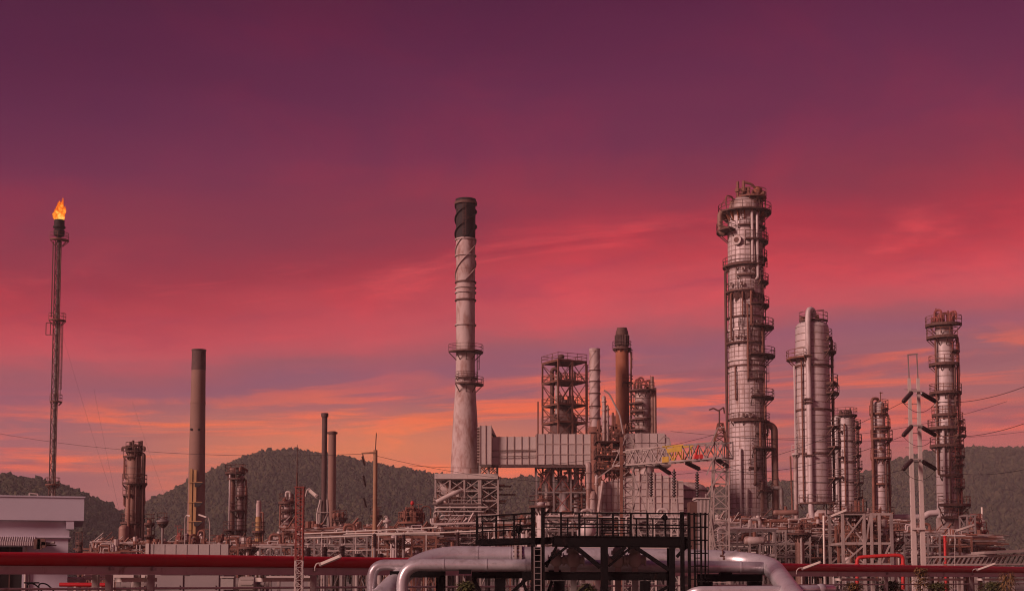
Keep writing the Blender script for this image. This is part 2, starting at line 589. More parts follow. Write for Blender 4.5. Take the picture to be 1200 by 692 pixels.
def vpipe(t, cx, r, a, z0, z1, rad, mat, top='in', bot='in', parent=None, cy=0.0, off=0.25):
    """riser clipped to a shell; ends turn in to the shell, run over the top ('over') or stay open"""
    u = Vector((cos(a), sin(a), 0))
    o = Vector((cx, cy, 0))
    b = o + u * (r + rad + off)
    pts = []
    if bot == 'in':
        pts.append(o + u * (r * 0.9) + Vector((0, 0, z0)))
    pts.append(b + Vector((0, 0, z0)))
    pts.append(b + Vector((0, 0, z1)))
    if top == 'in':
        pts.append(o + u * (r * 0.9) + Vector((0, 0, z1)))
    m = MB()
    m.tube(fillet(pts, rad * 2.5, 4), rad, 8)
    # pipe clips
    k = max(1, int((z1 - z0) / 6))
    for i in range(k):
        z = z0 + (z1 - z0) * (i + 0.5) / k
        m.beam(o + u * (r - 0.05) + Vector((0, 0, z)), b + Vector((0, 0, z)), 0.12)
    return t.part('pipe', m, mat, parent)


def seam_profile(r0, r1, z0, z1, step, depth=0.05, gap=0.12):
    prof = []
    n = max(1, int((z1 - z0) / step))
    for i in range(n):
        a, b = z0 + (z1 - z0) * i / n, z0 + (z1 - z0) * (i + 1) / n
        ra, rb = r0 + (r1 - r0) * i / n, r0 + (r1 - r0) * (i + 1) / n
        prof += [(ra, a), (rb, b - gap), (rb - depth, b - gap), (rb - depth, b)]
    prof.append((r1, z1))
    return prof


def dome(r, z, h, n=6):
    return [(r * cos(pi / 2 * i / n) + 0.01, z + h * sin(pi / 2 * i / n)) for i in range(n + 1)]


def crown(t, name, cx, z, r, h, n, seed, mat, parent=None, cy=0.0, thick=0.12):
    """nozzles, relief valves and goosenecks crowding the top of a vessel"""
    rnd = random.Random(seed)
    m = MB()
    for i in range(n):
        a, rr = rnd.uniform(0, 2 * pi), r * sqrt(rnd.uniform(0.02, 1))
        p = Vector((cx + rr * cos(a), cy + rr * sin(a), z))
        hh = h * rnd.uniform(0.25, 1.0)
        k = rnd.random()
        rad = thick * rnd.uniform(0.6, 1.5)
        if k < 0.35:
            m.tube([p, p + Vector((0, 0, hh))], rad, 6)
            m.tube([p + Vector((0, 0, hh * 0.45)), p + Vector((0, 0, hh * 0.45 + rad))], rad * 1.9, 6)
        elif k < 0.56:
            b = rnd.uniform(0, 2 * pi)
            q = p + Vector((cos(b), sin(b), 0)) * rnd.uniform(0.4, 1.0) * r
            pts = fillet([p, p + Vector((0, 0, hh)), q + Vector((0, 0, hh)), q + Vector((0, 0, hh * 0.2))], hh * 0.3, 5)
            m.tube(pts, rad, 6)
        elif k < 0.88:
            m.ball(p + Vector((0, 0, hh * 0.4)), rad * 2.2, rad * 2.2, rad * 3, 8, 5)
            m.tube([p, p + Vector((0, 0, hh * 0.7))], rad * 0.8, 6)
        else:
            m.beam(p, p + Vector((0, 0, hh * 1.2)), 0.07)
            m.beam(p + Vector((-0.4, 0, hh * 1.2)), p + Vector((0.5, 0, hh * 1.2)), 0.07)
    return t.part(name, m, mat, parent)


def frame(t, x0, x1, y0, y1, zs, mat, nx=1, w=0.3, bw=0.2, brace=0.14, sides='fblr', xpat='x', post='post', seed=0, skip=0.0, bmat=None, decks=(), deck_mat=None, over=0.5):
    """open steel frame: posts, floor beams and diagonal braces, each a piece of its own"""
    rnd = random.Random(seed)
    xs = [x0 + (x1 - x0) * i / nx for i in range(nx + 1)]
    for xx in xs:
        for yy in (y0, y1):
            t.bar(post, (xx, yy, zs[0]), (xx, yy, zs[-1] + bw * 0.5), w, mat)
    e = w / 2 + 0.003
    for k, z in enumerate(zs[1:]):
        for yy in (y0, y1):
            for a, b in zip(xs, xs[1:]):
                t.bar('beam', (a + e, yy, z), (b - e, yy, z), bw * 0.8, mat, bw)
        for xx in (x0, x1):
            t.bar('beam', (xx, y0 + e, z), (xx, y1 - e, z), bw * 0.8, mat, bw)
        if k in decks:
            m = MB()
            m.box(x0 - over, x1 + over, y0 - over, y1 + over, z + bw / 2 + 0.004, z + bw / 2 + 0.12)
            dk = t.part('deck', m, deck_mat or mat)
            m = MB()
            zz = z + bw / 2 + 0.12
            c = [(x0 - (over - 0.05), y0 - (over - 0.05), zz), (x1 + (over - 0.05), y0 - (over - 0.05), zz), (x1 + (over - 0.05), y1 + (over - 0.05), zz), (x0 - (over - 0.05), y1 + (over - 0.05), zz)]
            for i in range(4):
                rail_straight(m, c[i], c[(i + 1) % 4], 1.1, 0.07)
            t.part('railing', m, deck_mat or mat, dk)
    bm = bmat or mat
    for k in range(len(zs) - 1):
        za, zb = zs[k] + bw * 0.4, zs[k + 1] - bw * 0.6
        for yy, sd in ((y0, 'f'), (y1, 'b')):
            if sd not in sides:
                continue
            for i, (a, b) in enumerate(zip(xs, xs[1:])):
                if rnd.random() < skip:
                    continue
                if xpat == 'x':
                    t.bar('brace', (a, yy - 0.03, za), (b, yy - 0.03, zb), brace, bm)
                    t.bar('brace', (b, yy + 0.03 + brace, za), (a, yy + 0.03 + brace, zb), brace, bm)
                elif (k + i) % 2:
                    t.bar('brace', (a, yy, za), (b, yy, zb), brace, bm)
                else:
                    t.bar('brace', (b, yy, za), (a, yy, zb), brace, bm)
        for xx, sd in ((x0, 'l'), (x1, 'r')):
            if sd in sides and rnd.random() >= skip:
                t.bar('brace', (xx, y0, za), (xx, y1, zb), brace, bm)


def lattice_mast(t, name_leg, p, q, w0, w1, n, mat, lw=0.09, cw=0.05, parent=None, lmat=None):
    """square lattice mast from p to q: four legs, lacing joined"""
    p, q = Vector(p), Vector(q)
    d = (q - p).normalized()
    up = Vector((0, 1, 0)) if abs(d.y) < 0.9 else Vector((0, 0, 1))
    a = d.cross(up).normalized()
    b = a.cross(d).normalized()
    cs = [(-1, -1), (1, -1), (1, 1), (-1, 1)]
    for i, j in cs:
        t.bar(name_leg, p + (a * i + b * j) * w0 / 2, q + (a * i + b * j) * w1 / 2, lw, mat, parent=parent)
    m = MB()
    for k in range(n):
        f0, f1 = k / n, (k + 1) / n
        c0, c1 = p.lerp(q, f0), p.lerp(q, f1)
        h0, h1 = (w0 + (w1 - w0) * f0) / 2, (w0 + (w1 - w0) * f1) / 2
        for e in range(4):
            i, j = cs[e], cs[(e + 1) % 4]
            A = c0 + (a * i[0] + b * i[1]) * h0
            B = c1 + (a * j[0] + b * j[1]) * h1
            C = c1 + (a * i[0] + b * i[1]) * h1
            D = c0 + (a * j[0] + b * j[1]) * h0
            if (k + e) % 2:
                m.beam(A, B, cw)
            else:
                m.beam(D, C, cw)
            m.beam(C, B, cw)
    t.part('lacing', m, lmat or mat, parent, kind='stuff')


def insulator(name, label, p, q, d0, r=0.16, n=9, group=None):
    """string of insulator sheds between two world points"""
    p, q = Vector(p), Vector(q)
    m = MB()
    pts, rs = [], []
    for i in range(n):
        for f, rr in ((0.0, 0.45), (0.25, 1.0), (0.6, 0.9), (0.75, 0.45)):
            pts.append(p.lerp(q, 0.06 + 0.88 * (i + f) / n))
            rs.append(r * rr)
    m.tube([p] + pts + [q], [r * 0.25] + rs + [r * 0.25], 8)
    c = (p + q) / 2
    m.v = [tuple(Vector(v) - c) for v in m.v]
    o = m.build(name, M['insulator'])
    o.location = c
    tag(o, label, 'insulator', group)
    return o


def wire(label, p, q, sag=0.4, r=0.018, group='overhead wires', n=14, name='power_line', cat='power line', mat=None):
    p, q = Vector(p), Vector(q)
    m = MB()
    c = (p + q) / 2
    m.tube([p.lerp(q, i / n) - c - Vector((0, 0, sag * 4 * (i / n) * (1 - i / n))) for i in range(n + 1)], r, 4)
    o = m.build(name, mat or M['wire'])
    o.location = c
    tag(o, label, cat, group)
    return o

# ------------------------------------------------------------------ setting: ground, hills, forest
def ground_mat():
    m = bpy.data.materials.new('gravel_yard')
    m.use_nodes = True
    q = NG(m.node_tree)
    bs = q.n['Principled BSDF']
    t = q.new('ShaderNodeTexCoord').outputs['Object']
    a = q.noise(t, 0.06, 5.0, 0.6)
    b = q.noise(t, 1.5, 4.0, 0.7)
    c = q.ramp(a, [(0.35, (0.10, 0.085, 0.07)), (0.55, (0.17, 0.14, 0.12)), (0.7, (0.07, 0.075, 0.04))])
    c = q.mix(q.math('MULTIPLY', b, 0.5), c, (0.09, 0.075, 0.065, 1))
    q.l.new(c, bs.inputs['Base Color'])
    bs.inputs['Roughness'].default_value = 0.95
    return m


m = MB()
GX0, GX1, GY0, GY1, NX, NY = -1250, 1450, -60, 2150, 30, 24
for j in range(NY + 1):
    for i in range(NX + 1):
        m.v.append((GX0 + (GX1 - GX0) * i / NX, GY0 + (GY1 - GY0) * j / NY, 0.0))
for j in range(NY):
    for i in range(NX):
        k = j * (NX + 1) + i
        m.f.append((k, k + 1, k + NX + 2, k + NX + 1))
        m.sm.append(False)
tag(m.build('ground', ground_mat()), 'dark gravel and dry grass ground of the plant', kind='structure')

# service road in front of the pipe bridge
m = MB()
m.box(-200, 200, 20, 27, 0.004, 0.008)
tag(m.build('road', pmat('asphalt', (0.05, 0.048, 0.047), 0.9, 0, 0.2, 0.5)), 'asphalt service road', kind='structure')
for yy, s_ in ((19.7, 'near'), (27.0, 'far')):
    m = MB()
    m.box(-200, 200, yy, yy + 0.3, 0.0, 0.13)
    tag(m.build('kerb', M['concrete']), 'concrete kerb beside the road', kind='structure')


def interp(pts, x):
    if x <= pts[0][0]:
        return pts[0][1]
    for (a, u), (b, v) in zip(pts, pts[1:]):
        if x <= b:
            f = (x - a) / (b - a)
            f = f * f * (3 - 2 * f) * 0.5 + f * 0.5
            return u + (v - u) * f
    return pts[-1][1]


hill_mat = pmat('hill_soil', (0.050, 0.045, 0.026), 0.95, 0, 0.35, 0.02)


def forest_mat(name, a, b, c):
    m = bpy.data.materials.new(name)
    m.use_nodes = True
    q = NG(m.node_tree)
    bs = q.n['Principled BSDF']
    t = q.new('ShaderNodeTexCoord').outputs['Object']
    n1 = q.math('ADD', q.math('MULTIPLY', q.noise(t, 0.018, 4.0, 0.6), 0.5), q.math('MULTIPLY', q.noise(t, 0.005, 3.0, 0.6), 0.5))
    at = q.new('ShaderNodeAttribute', attribute_name='tone')
    f = q.math('ADD', q.math('MULTIPLY', n1, 0.65), q.math('MULTIPLY', at.outputs['Fac'], 0.35))
    q.l.new(q.ramp(f, [(0.38, a), (0.5, b), (0.62, c)]), bs.inputs['Base Color'])
    bs.inputs['Roughness'].default_value = 0.9
    bs.inputs['Specular IOR Level'].default_value = 0.1
    return m


FM = forest_mat('forest_leaves', (0.022, 0.025, 0.014), (0.036, 0.037, 0.019), (0.062, 0.056, 0.028))


def hill(prof, d, depth, seed, label, ntrees, step=14, tree_h=(5, 9)):
    """ridge at depth d whose skyline follows prof (photo pixels), falling to the plain on both sides"""
    rnd = random.Random(seed)
    P = [(W(px, py, d).x, W(px, py, d).z - tree_h[0] * 0.7) for px, py in prof]
    xa, xb = P[0][0], P[-1][0]

    def height(x, y):
        c = interp(P, x)
        t = (y - d) / depth
        t = t if t < 0 else t * 1.2
        f = max(0.0, 1 - abs(t))
        f = f * f * (3 - 2 * f) * 0.6 + f * 0.4
        nz = mnoise.fractal(Vector((x * 0.006, y * 0.006, seed * 7.1)), 1.0, 2.0, 4)
        edge = max(0.0, min(1.0, abs(t) * 3.0))
        gully = abs(mnoise.noise(Vector((x * 0.012 + seed, y * 0.004, 3.3)))) * 14
        return c * f + (nz * 12 - gully) * edge * edge * min(1.0, f * 2.0) - 0.4 - 3.0 * (1 - min(1.0, f * 12))

    nx = int((xb - xa) / step)
    ny = int(2 * depth / step)
    m = MB()
    for j in range(ny + 1):
        y = d - depth + 2 * depth * j / ny
        for i in range(nx + 1):
            x = xa + (xb - xa) * i / nx
            m.v.append((x, y, height(x, y)))
    for j in range(ny):
        for i in range(nx):
            k = j * (nx + 1) + i
            m.f.append((k, k + 1, k + nx + 2, k + nx + 1))
            m.sm.append(True)
    tag(m.build('hill', hill_mat), label, kind='structure')
    # wood on the slope: far-off trees that read as one mass
    V, Fc, tone = [], [], []
    ico_v, ico_f = ICO
    for k in range(ntrees):
        x = rnd.uniform(xa, xb)
        u = rnd.random()
        y = d - depth * (0.92 * u ** 1.15) + rnd.uniform(-6, 14)
        z = height(x, y)
        if z < 1.5:
            continue
        hgt = rnd.uniform(*tree_h) * (1.4 if rnd.random() < 0.06 else 1.0) 
        r = hgt * rnd.uniform(0.26, 0.46)
        ro = rnd.uniform(0, 6.28)
        cr, sr = cos(ro), sin(ro)
        b = len(V)
        tn = min(1.0, max(0.0, rnd.gauss(0.5, 0.22)))
        lean = rnd.uniform(-0.15, 0.15)
        for vx, vy, vz in ico_v:
            q = 0.65 + 0.7 * rnd.random()
            ax, ay = vx * q * r, vy * q * r
            V.append((x + ax * cr - ay * sr + lean * hgt * vz, y + ax * sr + ay * cr, z + hgt * 0.58 + vz * q * hgt * 0.46))
        for f in ico_f:
            Fc.append((f[0] + b, f[1] + b, f[2] + b))
            tone.append(tn)
    me = bpy.data.meshes.new('forest')
    me.from_pydata(V, [], Fc)
    at = me.attributes.new('tone', 'FLOAT', 'FACE')
    at.data.foreach_set('value', tone)
    me.materials.append(FM)
    o = bpy.data.objects.new('forest', me)
    COL.objects.link(o)
    tag(o, label.replace('wooded hill', 'woodland on the hill'), kind='stuff')


def make_ico():
    p = (1 + sqrt(5)) / 2
    v = [(-1, p, 0), (1, p, 0), (-1, -p, 0), (1, -p, 0), (0, -1, p), (0, 1, p), (0, -1, -p), (0, 1, -p), (p, 0, -1), (p, 0, 1), (-p, 0, -1), (-p, 0, 1)]
    v = [tuple(Vector(a).normalized()) for a in v]
    f = [(0, 11, 5), (0, 5, 1), (0, 1, 7), (0, 7, 10), (0, 10, 11), (1, 5, 9), (5, 11, 4), (11, 10, 2), (10, 7, 6), (7, 1, 8),
         (3, 9, 4), (3, 4, 2), (3, 2, 6), (3, 6, 8), (3, 8, 9), (4, 9, 5), (2, 4, 11), (6, 2, 10), (8, 6, 7), (9, 8, 1)]
    # one split: 42 points, 80 faces
    V = list(v)
    cache = {}

    def mid(a, b):
        k = (min(a, b), max(a, b))
        if k not in cache:
            V.append(tuple(((Vector(v[a]) + Vector(v[b])) / 2).normalized()))
            cache[k] = len(V) - 1
        return cache[k]
    Fo = []
    for a, b, c in f:
        ab, bc, ca = mid(a, b), mid(b, c), mid(c, a)
        Fo += [(a, ab, ca), (b, bc, ab), (c, ca, bc), (ab, bc, ca)]
    return v, f


ICO = make_ico()
hill([(-160, 572), (-60, 562), (0, 558), (25, 561), (55, 566), (80, 574), (100, 580), (122, 592), (140, 602), (158, 616), (185, 640), (230, 690)],
     880, 330, 1, 'wooded hill behind the white building', 14000, tree_h=(2.4, 4.6))
hill([(60, 690), (110, 640), (150, 614), (180, 594), (210, 577), (240, 560), (265, 548), (290, 537), (312, 531), (345, 529), (375, 533), (405, 537), (440, 545),
      (470, 551), (500, 556), (530, 561), (560, 563), (590, 563), (620, 561), (650, 566), (690, 576), (740, 590), (800, 612), (860, 650), (900, 690)],
     1250, 430, 2, 'rounded wooded hill behind the dark slim chimney', 42000, tree_h=(2.8, 5.2))
hill([(700, 690), (760, 610), (800, 582), (850, 572), (900, 567), (940, 565), (980, 563), (1010, 556), (1040, 545), (1070, 535), (1100, 529), (1140, 526), (1180, 527), (1230, 530), (1300, 540), (1400, 570), (1500, 610)],
     1450, 480, 3, 'long wooded hill behind the columns and twin poles', 42000, tree_h=(3.2, 6))

# evening haze over the plain
m = MB()
m.box(-1300, 1500, -80, 2200, -1.0, 152)
haze_mat = bpy.data.materials.new('haze')
haze_mat.use_nodes = True
hq = NG(haze_mat.node_tree)
hq.n.clear()
pv = hq.new('ShaderNodeVolumePrincipled')
pv.inputs['Color'].default_value = (0.86, 0.80, 0.82, 1)
pv.inputs['Density'].default_value = 0.00020
pv.inputs['Anisotropy'].default_value = 0.0
ho = hq.new('ShaderNodeOutputMaterial')
hq.l.new(pv.outputs[0], ho.inputs['Volume'])
tag(m.build('haze', haze_mat), 'thin pinkish evening haze over the plain', kind='stuff')

# ------------------------------------------------------------------ tall plant: stacks and columns
def shell(t, prof_px, mat, seam=None, name='shell', cx_px=None, n=32, cap=None, depth=0.07, parent=None):
    """prof_px: (half width px, row px) from bottom to top"""
    m = MB()
    cx = 0 if cx_px is None else t.x(cx_px)
    pr = [(t.m(h), t.z(y)) for h, y in prof_px]
    out = []
    for (r0, z0), (r1, z1) in zip(pr, pr[1:]):
        if seam and z1 - z0 > seam * 1.5:
            out += seam_profile(r0, r1, z0, z1, seam, depth)
        else:
            out += [(r0, z0), (r1, z1)]
    if cap:
        out += dome(pr[-1][0], pr[-1][1], cap)
    m.lathe(out, n, cx, 0)
    o = t.part(name, m, mat, parent)
    if seam and seam < 2.5:
        # overlap straps of the cladding sheets
        m = MB()
        for (r0, z0), (r1, z1) in zip(pr, pr[1:]):
            k = max(1, int((z1 - z0) / seam))
            for i in range(1, k):
                f = i / k
                z, r = z0 + (z1 - z0) * f, r0 + (r1 - r0) * f
                if z > 6:
                    m.lathe([(r + 0.012, z - 0.12), (r + 0.03, z - 0.10), (r + 0.03, z - 0.02), (r + 0.012, z)], n, cx, 0, caps=False)
        if m.v:
            t.part('seam_strap', m, M['strap'], o, kind='stuff')
    return o


def band(t, py, hw, mat, h=0.25, out=0.14, cx_px=None, name='ring_band'):
    m = MB()
    cx = 0 if cx_px is None else t.x(cx_px)
    r = t.m(hw)
    z = t.z(py)
    m.lathe([(r - 0.05, z - h / 2), (r + out, z - h / 2), (r + out, z + h / 2), (r - 0.05, z + h / 2)], 32, cx, 0, caps=False)
    return t.part(name, m, mat)


def strake(t, hw0, hw1, y0, y1, turns, starts, fin, mat, thick=0.12, phase=0.0, cx_px=None):
    """helical wind strakes"""
    cx = 0 if cx_px is None else t.x(cx_px)
    for k in range(starts):
        m = MB()
        n = int(26 * turns) + 6
        for i in range(n + 1):
            f = i / n
            a = phase + 2 * pi * (k / starts + turns * f)
            r = t.m(hw0 + (hw1 - hw0) * f)
            z = t.z(y0) + (t.z(y1) - t.z(y0)) * f
            for rr, dz in ((r - 0.04, -thick), (r + fin, -thick), (r + fin, thick), (r - 0.04, thick)):
                m.v.append((cx + rr * cos(a), rr * sin(a), z + dz))
        for i in range(n):
            for j in range(4):
                j2 = (j + 1) % 4
                m.f.append((i * 4 + j, i * 4 + 4 + j, i * 4 + 4 + j2, i * 4 + j2))
                m.sm.append(False)
        t.part('strake', m, mat)


def manway(t, px, py, hw, rpx, mat, cx_px=None, out=0.5):
    c = t.px0 if cx_px is None else cx_px
    cx = t.x(c)
    r = t.m(hw)
    a = -acos(max(-0.98, min(0.98, (px - c) / hw)))
    p = Vector((cx + (r - 0.2) * cos(a), (r - 0.2) * sin(a), t.z(py)))
    m = MB()
    m.disc_out(p, a, t.m(rpx) * 0.72, 0.2 + out * 0.7, 14)
    u = Vector((cos(a), sin(a), 0))
    m.tube([p + u * (0.2 + out * 0.55), p + u * (0.2 + out)], t.m(rpx), 16)
    o = t.part('manway', m, mat)
    m = MB()
    m.tube([p + u * (0.2 + out), p + u * (0.25 + out)], t.m(rpx) * 0.55, 14)
    t.part('manway_cover', m, M['rust_dark'], o)


# ---- flare stack far left
t = Th('flare_stack', 'tall slim flare stack rising behind the white building, flame at its tip', 'flare stack', 65.5, 255, 420)
m = MB()
m.tube([(0, 0, 0), (0, 0, t.z(284))], [0.24, 0.22], 12)
t.part('riser', m, M['steel_dark'])
for k, (dx, dy) in enumerate(((-0.56, -0.32), (0.56, -0.32), (0.0, 0.64))):
    m = MB()
    m.tube([(dx, dy, 0), (dx * 0.95, dy * 0.95, t.z(284))], 0.10, 6)
    t.part('leg', m, M['rust_dark'])
m = MB()
n = 46
zt = t.z(284)
for k in range(n):
    z0, z1 = zt * k / n, zt * (k + 1) / n
    L = [(-0.56, -0.32), (0.56, -0.32), (0.0, 0.64)]
    for e in range(3):
        a, b = L[e], L[(e + 1) % 3]
        m.beam((a[0], a[1], z0), (b[0], b[1], z1), 0.11) if k % 2 else m.beam((b[0], b[1], z0), (a[0], a[1], z1), 0.11)
        m.beam((a[0], a[1], z1), (b[0], b[1], z1), 0.09)
t.part('lacing', m, M['rust_dark'], kind='stuff')
for py, xl, xr in ((567, 57, 74), (470, 62, 74), (375, 58, 76), (281, 57, 77)):
    plat_px(t, py, xl, xr, 4.6, M['rust'], cx_px=65.5, wire=0.1, rail=1.2, thick=0.22)
ladder(t, 0, 0.75, radians(-25), t.z(470), t.z(378), M['rust_dark'])
ladder(t, 0, 0.75, radians(-150), t.z(372), t.z(284), M['rust_dark'], cage=False)
m = MB()
xa, xb, za, zb = t.x(53), t.x(61), t.z(392), t.z(378)
for p, q in (((xa, 0, za), (xb + 0.4, 0, za)), ((xa, 0, zb), (xb + 0.4, 0, zb)), ((xa, 0, za), (xa, 0, zb)), ((xa + 0.8, 0, za), (xa + 0.8, 0, zb))):
    m.beam(p, q, 0.12)
t.part('davit_frame', m, M['rust_dark'])
m = MB()
m.lathe([(0.36, t.z(284)), (0.36, t.z(278)), (0.95, t.z(276)), (1.0, t.z(270)), (0.75, t.z(269)), (0.85, t.z(268)), (1.12, t.z(267)), (1.12, t.z(265.5)), (0.92, t.z(265)), (0.92, t.z(258)), (0.8, t.z(258)), (0.78, t.z(262))], 20)
t.part('flare_tip', m, M['soot'])

fm = bpy.data.materials.new('flame')
fm.use_nodes = True
q = NG(fm.node_tree)
q.n.clear()
tco = q.new('ShaderNodeTexCoord')
sx = q.new('ShaderNodeSeparateXYZ')
q.l.new(tco.outputs['Object'], sx.inputs[0])
nz = q.noise(tco.outputs['Object'], 1.3, 4.0, 0.65, 0.8)
hz = q.math('DIVIDE', sx.outputs[2], 4.6)
lw = q.new('ShaderNodeLayerWeight')
lw.inputs['Blend'].default_value = 0.5
e = q.math('ADD', q.math('MULTIPLY', nz, 1.1), q.math('MULTIPLY', hz, -0.35))
e = q.math('SUBTRACT', e, q.math('MULTIPLY', lw.outputs['Facing'], 0.30))
fc = q.ramp(e, [(0.10, (0.50, 0.045, 0.004)), (0.28, (0.92, 0.15, 0.01)), (0.45, (1.0, 0.33, 0.035)), (0.66, (1.0, 0.64, 0.16))])
em = q.new('ShaderNodeEmission')
q.l.new(fc, em.inputs[0])
em.inputs[1].default_value = 1.1
tr = q.new('ShaderNodeBsdfTransparent')
mx = q.new('ShaderNodeMixShader')
q.l.new(q.smooth(e, 0.04, 0.30), mx.inputs[0])
q.l.new(tr.outputs[0], mx.inputs[1])
q.l.new(em.outputs[0], mx.inputs[2])
oo = q.new('ShaderNodeOutputMaterial')
q.l.new(mx.outputs[0], oo.inputs[0])
m = MB()
rnd = random.Random(5)
FX = W(69.3, 258, 255).x
for k in range(13):
    a = 2 * pi * k / 13 + 0.3
    r0 = 0.0 if k == 0 else rnd.uniform(0.2, 0.6)
    hgt = 4.4 if k == 0 else rnd.uniform(1.4, 4.2)
    bx, by = r0 * cos(a), r0 * sin(a)
    pts, rs = [], []
    ph = rnd.uniform(0, 6)
    for i in range(12):
        f = i / 11
        pts.append((bx + 0.55 * sin(ph + f * 4.2) * f + 0.2 * f + bx * f * 0.8, by + 0.5 * cos(ph * 1.3 + f * 4) * f, hgt * f - 0.2))
        rs.append((0.50 if k else 0.72) * (0.6 + 1.4 * f) * (1 - f) ** 0.75 * rnd.uniform(0.8, 1.2) + 0.03)
    m.tube(pts, rs, 10)
o = m.build('flame', fm)
o.location = (FX, 255, W(69.3, 258.5, 255).z)
tag(o, 'orange gas flame burning on the tip of the flare stack', 'flame')

# ---- plain concrete chimney left
t = Th('chimney', 'plain tapered concrete chimney with blackened top and ochre ducts at its foot', 'chimney', 231, 260, 530)
shell(t, [(11.0, 690), (9.2, 520), (8.2, 433)], M['concrete_stack'], 3.2, depth=0.03)
shell(t, [(8.35, 433.4), (8.1, 411.5), (8.6, 411), (8.6, 409.5)], M['soot_brown'], None, 'blackened_top')
for xx, yt in ((227.5, 550), (232.3, 551)):
    m = MB()
    m.box(t.x(xx - 1.6), t.x(xx + 1.6), -2.3, -1.7, 0, t.z(yt))
    t.part('duct', m, M['ochre'])
for py in (566, 589, 611.5):
    m = MB()
    x0, x1 = t.x(232.6), t.x(243)
    m.prism([(x0, t.z(py)), (x1, t.z(py)), (x0 + 0.8, t.z(py + 5)), (x0, t.z(py + 5))], -2.7, -2.31)
    t.part('bracket', m, M['soot'])
    m = MB()
    m.box(t.x(225), t.x(241), -2.5, -2.3, t.z(py + 0.3), t.z(py - 0.8))
    t.part('duct_clamp', m, M['ochre'])
band(t, 472, 8.75, M['concrete_stack'], 0.3, 0.05)
for i, (px, py) in enumerate(((226, 503.5), (234.5, 504))):
    m = MB()
    a = -acos((px - 231) / 9.0)
    m.disc_out((t.m(8.9) * cos(a), t.m(8.9) * sin(a), t.z(py)), a, 0.22, 0.25)
    t.part('port', m, M['soot'])

# ---- thin black stack and grey stack behind the red mast
t = Th('chimney', 'slim black steel stack standing on a forked pale lattice foot', 'chimney', 380, 228, 540)
shell(t, [(2.6, 690), (2.9, 586), (3.2, 560), (3.2, 486)], M['soot_brown'], 3.0, n=16, depth=0.04)
band(t, 486, 3.3, M['soot_brown'], 0.6)
m = MB()
for sx_ in (-1, 1):
    for sy in (-1, 1):
        m.beam((sx_ * 1.5, sy * 1.2, 0), (sx_ * 0.55, sy * 0.45, t.z(585)), 0.22)
for py in (600, 615, 630):
    m.beam((-1.0, -0.8, t.z(py)), (1.0, -0.8, t.z(py)), 0.15)
m.beam((-1.2, -1, t.z(630)), (0.8, -0.7, t.z(600)), 0.15)
t.part('lattice_foot', m, M['steel'])
m = MB()
m.tube(fillet([(-0.5, -0.6, t.z(586)), (t.x(375.5), -0.6, t.z(590)), (t.x(372.8), -0.6, t.z(600)), (t.x(372.8), -0.6, 0)], 1.0), 0.12, 8)
t.part('pipe', m, M['steel_pale'])
t = Th('chimney', 'pale grey stack close beside the slim black stack', 'chimney', 389, 242, 560)
shell(t, [(5.3, 690), (4.7, 560), (4.5, 508), (4.0, 507.5), (4.0, 505)], M['concrete_stack'], 3.4, n=20, depth=0.04)
band(t, 507, 4.7, M['rust_dark'], 0.3, 0.2)

# ---- tall white chimney with black top, on a steel table
t = Th('chimney', 'tall white chimney with black spiral-finned top standing on a steel table', 'chimney', 545.3, 240, 460)
D0 = t
shell(t, [(17.2, 557), (15.7, 520), (14.2, 490), (12.0, 455), (11.3, 430), (11.2, 390), (11.4, 279.5)], M['white_stack'], 5.0, depth=0.05)
shell(t, [(11.5, 280), (11.6, 240), (12.3, 239.5), (12.3, 234), (11.2, 234), (11.0, 238)], M['soot'], None, 'blackened_top')
band(t, 238.6, 12.3, M['rust_dark'], 0.45, 0.18)
for py in (281, 300, 331, 337.5, 343, 352, 381):
    band(t, py, 11.45, M['rust_dark'] if py in (331, 352) else M['white_stack'], 0.22, 0.20)
strake(t, 11.4, 11.4, 330, 280, 0.62, 3, 0.22, M['white_stack'], phase=2.6, thick=0.07)
strake(t, 11.5, 11.5, 280, 241, 0.75, 3, 0.3, M['soot'], phase=0.4, thick=0.08)
for py, xl, xr, hw in ((412, 525.5, 566.5, 11.4), (450, 534, 567, 11.9)):
    plat_px(t, py, xl, xr, hw, M['rust_dark'])
plat_px(t, 442.5, 534.5, 560, 11.6, M['rust_dark'], thick=0.2, rail=0.9)
ladder(t, 0, t.m(12), radians(-95), t.z(278), t.z(240), M['rust_dark'], cage=False)
ladder(t, 0, t.m(13), radians(-15), t.z(448), t.z(414), M['rust_dark'])
# table under it
zd = t.z(557)
m = MB()
m.box(t.x(511.5), t.x(584), -5.2, 5.2, zd - 0.9, zd - 0.004)
t.part('table_top', m, M['steel_pale'])
frame(t, t.x(512.5), t.x(562), -4.8, 4.8, [0, t.z(640), t.z(614), t.z(593), t.z(577), zd - 0.9], M['steel'], nx=3, w=0.3, bw=0.25, brace=0.14, sides='fblr', seed=3, skip=0.1, decks=(2,), deck_mat=M['steel'])
frame(t, t.x(564), t.x(584), -4.8, 1.0, [0, t.z(640), t.z(620), t.z(604), t.z(588), t.z(573), t.z(560.5)], M['steel'], nx=1, w=0.3, bw=0.22, brace=0.14, seed=4)
frame(t, t.x(563), t.x(583), -4.6, 0.8, [zd + 0.02, t.z(545.5)], M['steel'], nx=2, w=0.32, bw=0.28, brace=0.16, seed=5)
